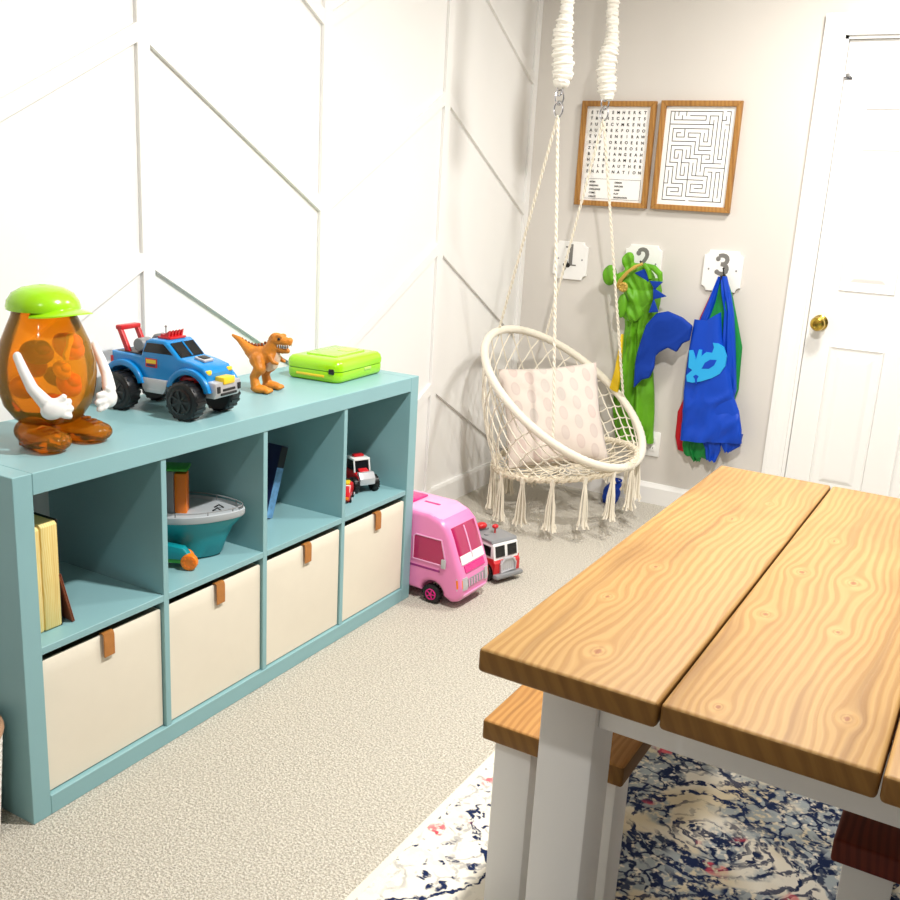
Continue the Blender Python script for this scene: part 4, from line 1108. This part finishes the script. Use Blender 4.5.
# ------------------------------------------------------------------ macrame hanging chair
t = thing('hanging_chair', 'cream macrame rope swing chair with tassels hanging in the corner', 'hanging chair', (.03, 2.576, 0))
O = V((.03, 2.576, 0))
c1 = V((.0302, 2.5765, .528)); a1 = V((-.8086, 0, .5884)); b1 = V((-.035, -.998, -.048)); R1 = .4
c2 = V((.057, 2.5665, .2653)); n2 = V((-.1283, -.0866, 1)).normalized(); b2v = V((0, -1, 0)); b2v = (b2v-n2*b2v.dot(n2)).normalized(); a2 = b2v.cross(n2).normalized()
if a2.x > 0: a2 = -a2
R2 = .3
def PT_(th): return c1+(a1*cos(th)+b1*sin(th))*R1-O
def PS(th, r=1): return c2+(a2*cos(th)+b2v*sin(th))*R2*r-O-V((0, 0, .035*(1-r*r)))
b = B(); n = 240; b.tube([PT_(2*pi*k/n) for k in range(n)], [.0165+.0011*(k % 3 == 0) for k in range(n)], 12, closed=True); b.build('top_hoop', 'rope', t)
b = B(); n = 160
b.tube([PS(2*pi*k/n) + V((0, 0, .004*sin(k*1.6))) for k in range(n)], [.010+.003*abs(sin(k*.8)) for k in range(n)], 8, closed=True)
for ph_ in (0, 2.1, 4.2): b.tube([PS(2*pi*k/320, 1.0)+V((0, 0, .012*sin(k*.55+ph_)))+ (PS(2*pi*k/320)-c2+O).normalized()*.012*cos(k*.55+ph_) for k in range(320)], .0035, 5, closed=True)
b.build('seat_ring', 'rope_dark', t)
b = B(); N, Mr = 28, 7
def node(i, j):
    th = (i+.5*(j % 2))*2*pi/N; s = j/Mr; p = PT_(th).lerp(PS(th), s)
    d = p-(c2-O); d.z = 0
    if d.length > 0: p = p + d.normalized()*.030*sin(pi*s)*max(0, cos(th)*.5+.5)
    return p
for j in range(Mr):
    for i in range(N):
        for q in ((0, 0), (0, 1)) if j % 2 == 0 else ((0, 0), (0, 1)):
            i2 = i-q[1] if j % 2 == 0 else i+q[1]
            p, r = node(i, j), node(i2, j+1)
            if (p-r).length > .004:
                m_ = (p+r)/2+V((0, 0, -.004)); b.tube([p, m_, r], .0031, 5, cap=False)
        if 0 < j: b.ell(node(i, j), .0045, seg=6, rings=4)
b.build('side_net', 'rope', t)
b = B()
fr5 = [1, .82, .64, .46, .28, .1]
def sn(i, j): return PS((i+.5*(j % 2))*2*pi/22, fr5[j])
for j in range(5):
    for i in range(22):
        for q in (0, 1): b.tube([sn(i, j), sn(i-q if j % 2 == 0 else i+q, j+1)], .0026, 5, cap=False)
b.build('seat_net', 'rope_dark', t)
rnd = random.Random(4)
def tassel(th, L):
    b = B(); p = PS(th, 1.02)
    for q in range(16):
        a = rnd.random()*6.28; r0 = .004+.006*rnd.random(); r1 = .012+.014*rnd.random()
        x0, y0_ = cos(a)*r0, sin(a)*r0; x1, y1_ = cos(a)*r1, sin(a)*r1*.8; l = L*(.93+.1*rnd.random())
        b.tube([p+V((x0, y0_, -.004)), p+V((x0*.7, y0_*.7, -.03)), p+V((x1*.75, y1_*.75, -l*.55)), p+V((x1*.85, y1_*.85, -l*.88)), p+V((x1*1.25, y1_*1.25, -l))], [.0024, .0024, .0024, .0028, .0045], 5)
    b.tube([p+V((0, 0, .004)), p+V((0, 0, -.022))], [.011, .009], 8)
    b.build('tassel', 'rope', t)
for k in range(15): tassel(2*pi*(k+.35)/15, .195+.02*rnd.random())
CA = V((.022, 2.30, 1.612)); CB = V((.032, 2.72, 1.636))
def rope(p0, p1, sag=0.0):
    b = B(); p0, p1 = V(p0), V(p1); L = (p1-p0).length; n = int(L/.0048); u, w_ = basis(p1-p0)
    for ph_ in (0, pi):
        b.tube([p0.lerp(p1, k/n)+u*.0029*cos(k*.62+ph_)+w_*.0029*sin(k*.62+ph_) for k in range(n+1)], .0036, 6)
    # knot at the hoop
    e = p1; b.ell(e, (.014, .014, .016), seg=12, rings=8)
    b.build('rope', 'rope', t)
rope(CA-O, PT_(R_(2))); rope(CA-O, PT_(R_(114))); rope(CB-O, PT_(R_(318))); rope(CB-O, PT_(R_(250)))
for ci, c in enumerate((CA, CB)):
    c = c-O
    b = B()
    b.tube([c+V((cos(a)*.017, 0, .022+sin(a)*.026)) for a in [2*pi*k/24 for k in range(24)]],   .0042, 8, closed=True)
    b.tube([c+V((cos(a)*.010, cos(a)*.014, .062+sin(a)*.026)) for a in [2*pi*k/24 for k in range(24)]], .0032, 8, closed=True)
    b.tube([c+V((cos(a)*.011, sin(a)*.004, .088+sin(a)*.02)) for a in [2*pi*k/20 for k in range(20)]], .003, 8, closed=True)
    b.ell(c+V((0, 0, .042)), (.007, .006, .009)); b.build('carabiner', 'chrome', t)
    # ruched fabric sleeve over the chain, up to the ceiling
    pts, rs = [], []; n = 150; z0_ = (.096, .072)[ci]; z1_ = ZC-.03-c.z
    for k in range(n+1):
        f = k/n; z = z0_+(z1_-z0_)*f
        base = .036*min(1, .72+f*4) if f < .24 else (.036-(.013*min(1, (f-.24)/.12)))
        if k < 3: base *= .55+.2*k
        pts.append(c+V((.004*sin(f*21+ci), .005*sin(f*15+ci*2), z))); rs.append(base*(1+.11*sin(k*1.9)+.10*sin(k*.83+ci)))
    b = B(); b.tube(pts, rs, 16)
    for v in b.bm.verts: v.co += V((rnd.uniform(-1, 1), rnd.uniform(-1, 1), rnd.uniform(-1, 1)))*.0022
    b.build('chain_sleeve', 'sleeve', t)
    b = B(); b.tube([c+V((0, 0, z1_-.01)), c+V((0, 0, ZC-c.z))], .005, 8); b.cyl(c+V((0, 0, ZC-c.z-.006)), c+V((0, 0, ZC-c.z-.0005)), .03, seg=24); b.build('ceiling_hook', 'chrome', t)
# pillow
t = thing('throw_pillow', 'square pale pillow with faded pink drop print in the hanging chair', 'pillow', (.045, 2.535, .243))
b = B(); n = 26; S = .213
def pp(i, j, s):
    u, v = 2*i/n-1, 2*j/n-1
    e = (max(0, 1-abs(u)**2.6)*max(0, 1-abs(v)**2.6))**.55
    pin = 1-.07*(1-u*u)*0; x = u*S*(1-.05*(1-v*v)*0-.06*(1-abs(v))*abs(u)**3); z = v*S*(1-.06*(1-abs(u))*abs(v)**3)
    wr = .004*sin(u*7+v*3)*sin(v*9-u*4)*(1-e*.6)*(0 if abs(u) == 1 or abs(v) == 1 else 1)
    return V((x, s*(.062*e)+wr, z+S))
G = {}
for s in (-1, 1):
    for i in range(n+1):
        for j in range(n+1):
            edge_ = i in (0, n) or j in (0, n)
            if s == 1 and edge_: G[(i, j, 1)] = G[(i, j, -1)]
            else: G[(i, j, s)] = b.bm.verts.new(pp(i, j, s))
for s in (-1, 1):
    for i in range(n):
        for j in range(n): b._f((G[(i, j, s)], G[(i+1, j, s)], G[(i+1, j+1, s)], G[(i, j+1, s)]))
o = b.build('pillow_body', 'pillow', t, sharp=80); crumple(o, .012, 14, (-.8, 1), 2, 1.5)
per = [G for G in ()]
t.rotation_euler = Euler((R_(-27), R_(-5), R_(38)), 'ZYX') if False else Euler((R_(-25), R_(-6), R_(37)), 'XYZ')

# ------------------------------------------------------------------ world, camera, view
wd = bpy.data.worlds.new('world'); bpy.context.scene.world = wd; wd.use_nodes = True
wd.node_tree.nodes['Background'].inputs[0].default_value = (1, .97, .93, 1); wd.node_tree.nodes['Background'].inputs[1].default_value = .10
cam = bpy.data.cameras.new('camera'); co = bpy.data.objects.new('camera', cam); COL.objects.link(co)
Rv, Uv, Fv = V((.86315, .50201, .05433)), V((-.17475, .19603, .96490)), V((-.47374, .84235, -.25694))
m = Matrix((( Rv.x, Uv.x, -Fv.x, 1.56856), (Rv.y, Uv.y, -Fv.y, -1.11223), (Rv.z, Uv.z, -Fv.z, 1.32112), (0, 0, 0, 1)))
co.matrix_world = m; cam.sensor_width = 36; cam.lens = 968.515/900*36; cam.clip_start = .05
sc = bpy.context.scene; sc.camera = co
sc.view_settings.view_transform = 'Standard'; sc.view_settings.look = 'None'; sc.view_settings.gamma = 1; sc.view_settings.exposure = .74
try: sc.view_settings.use_curve_mapping = False
except Exception: pass
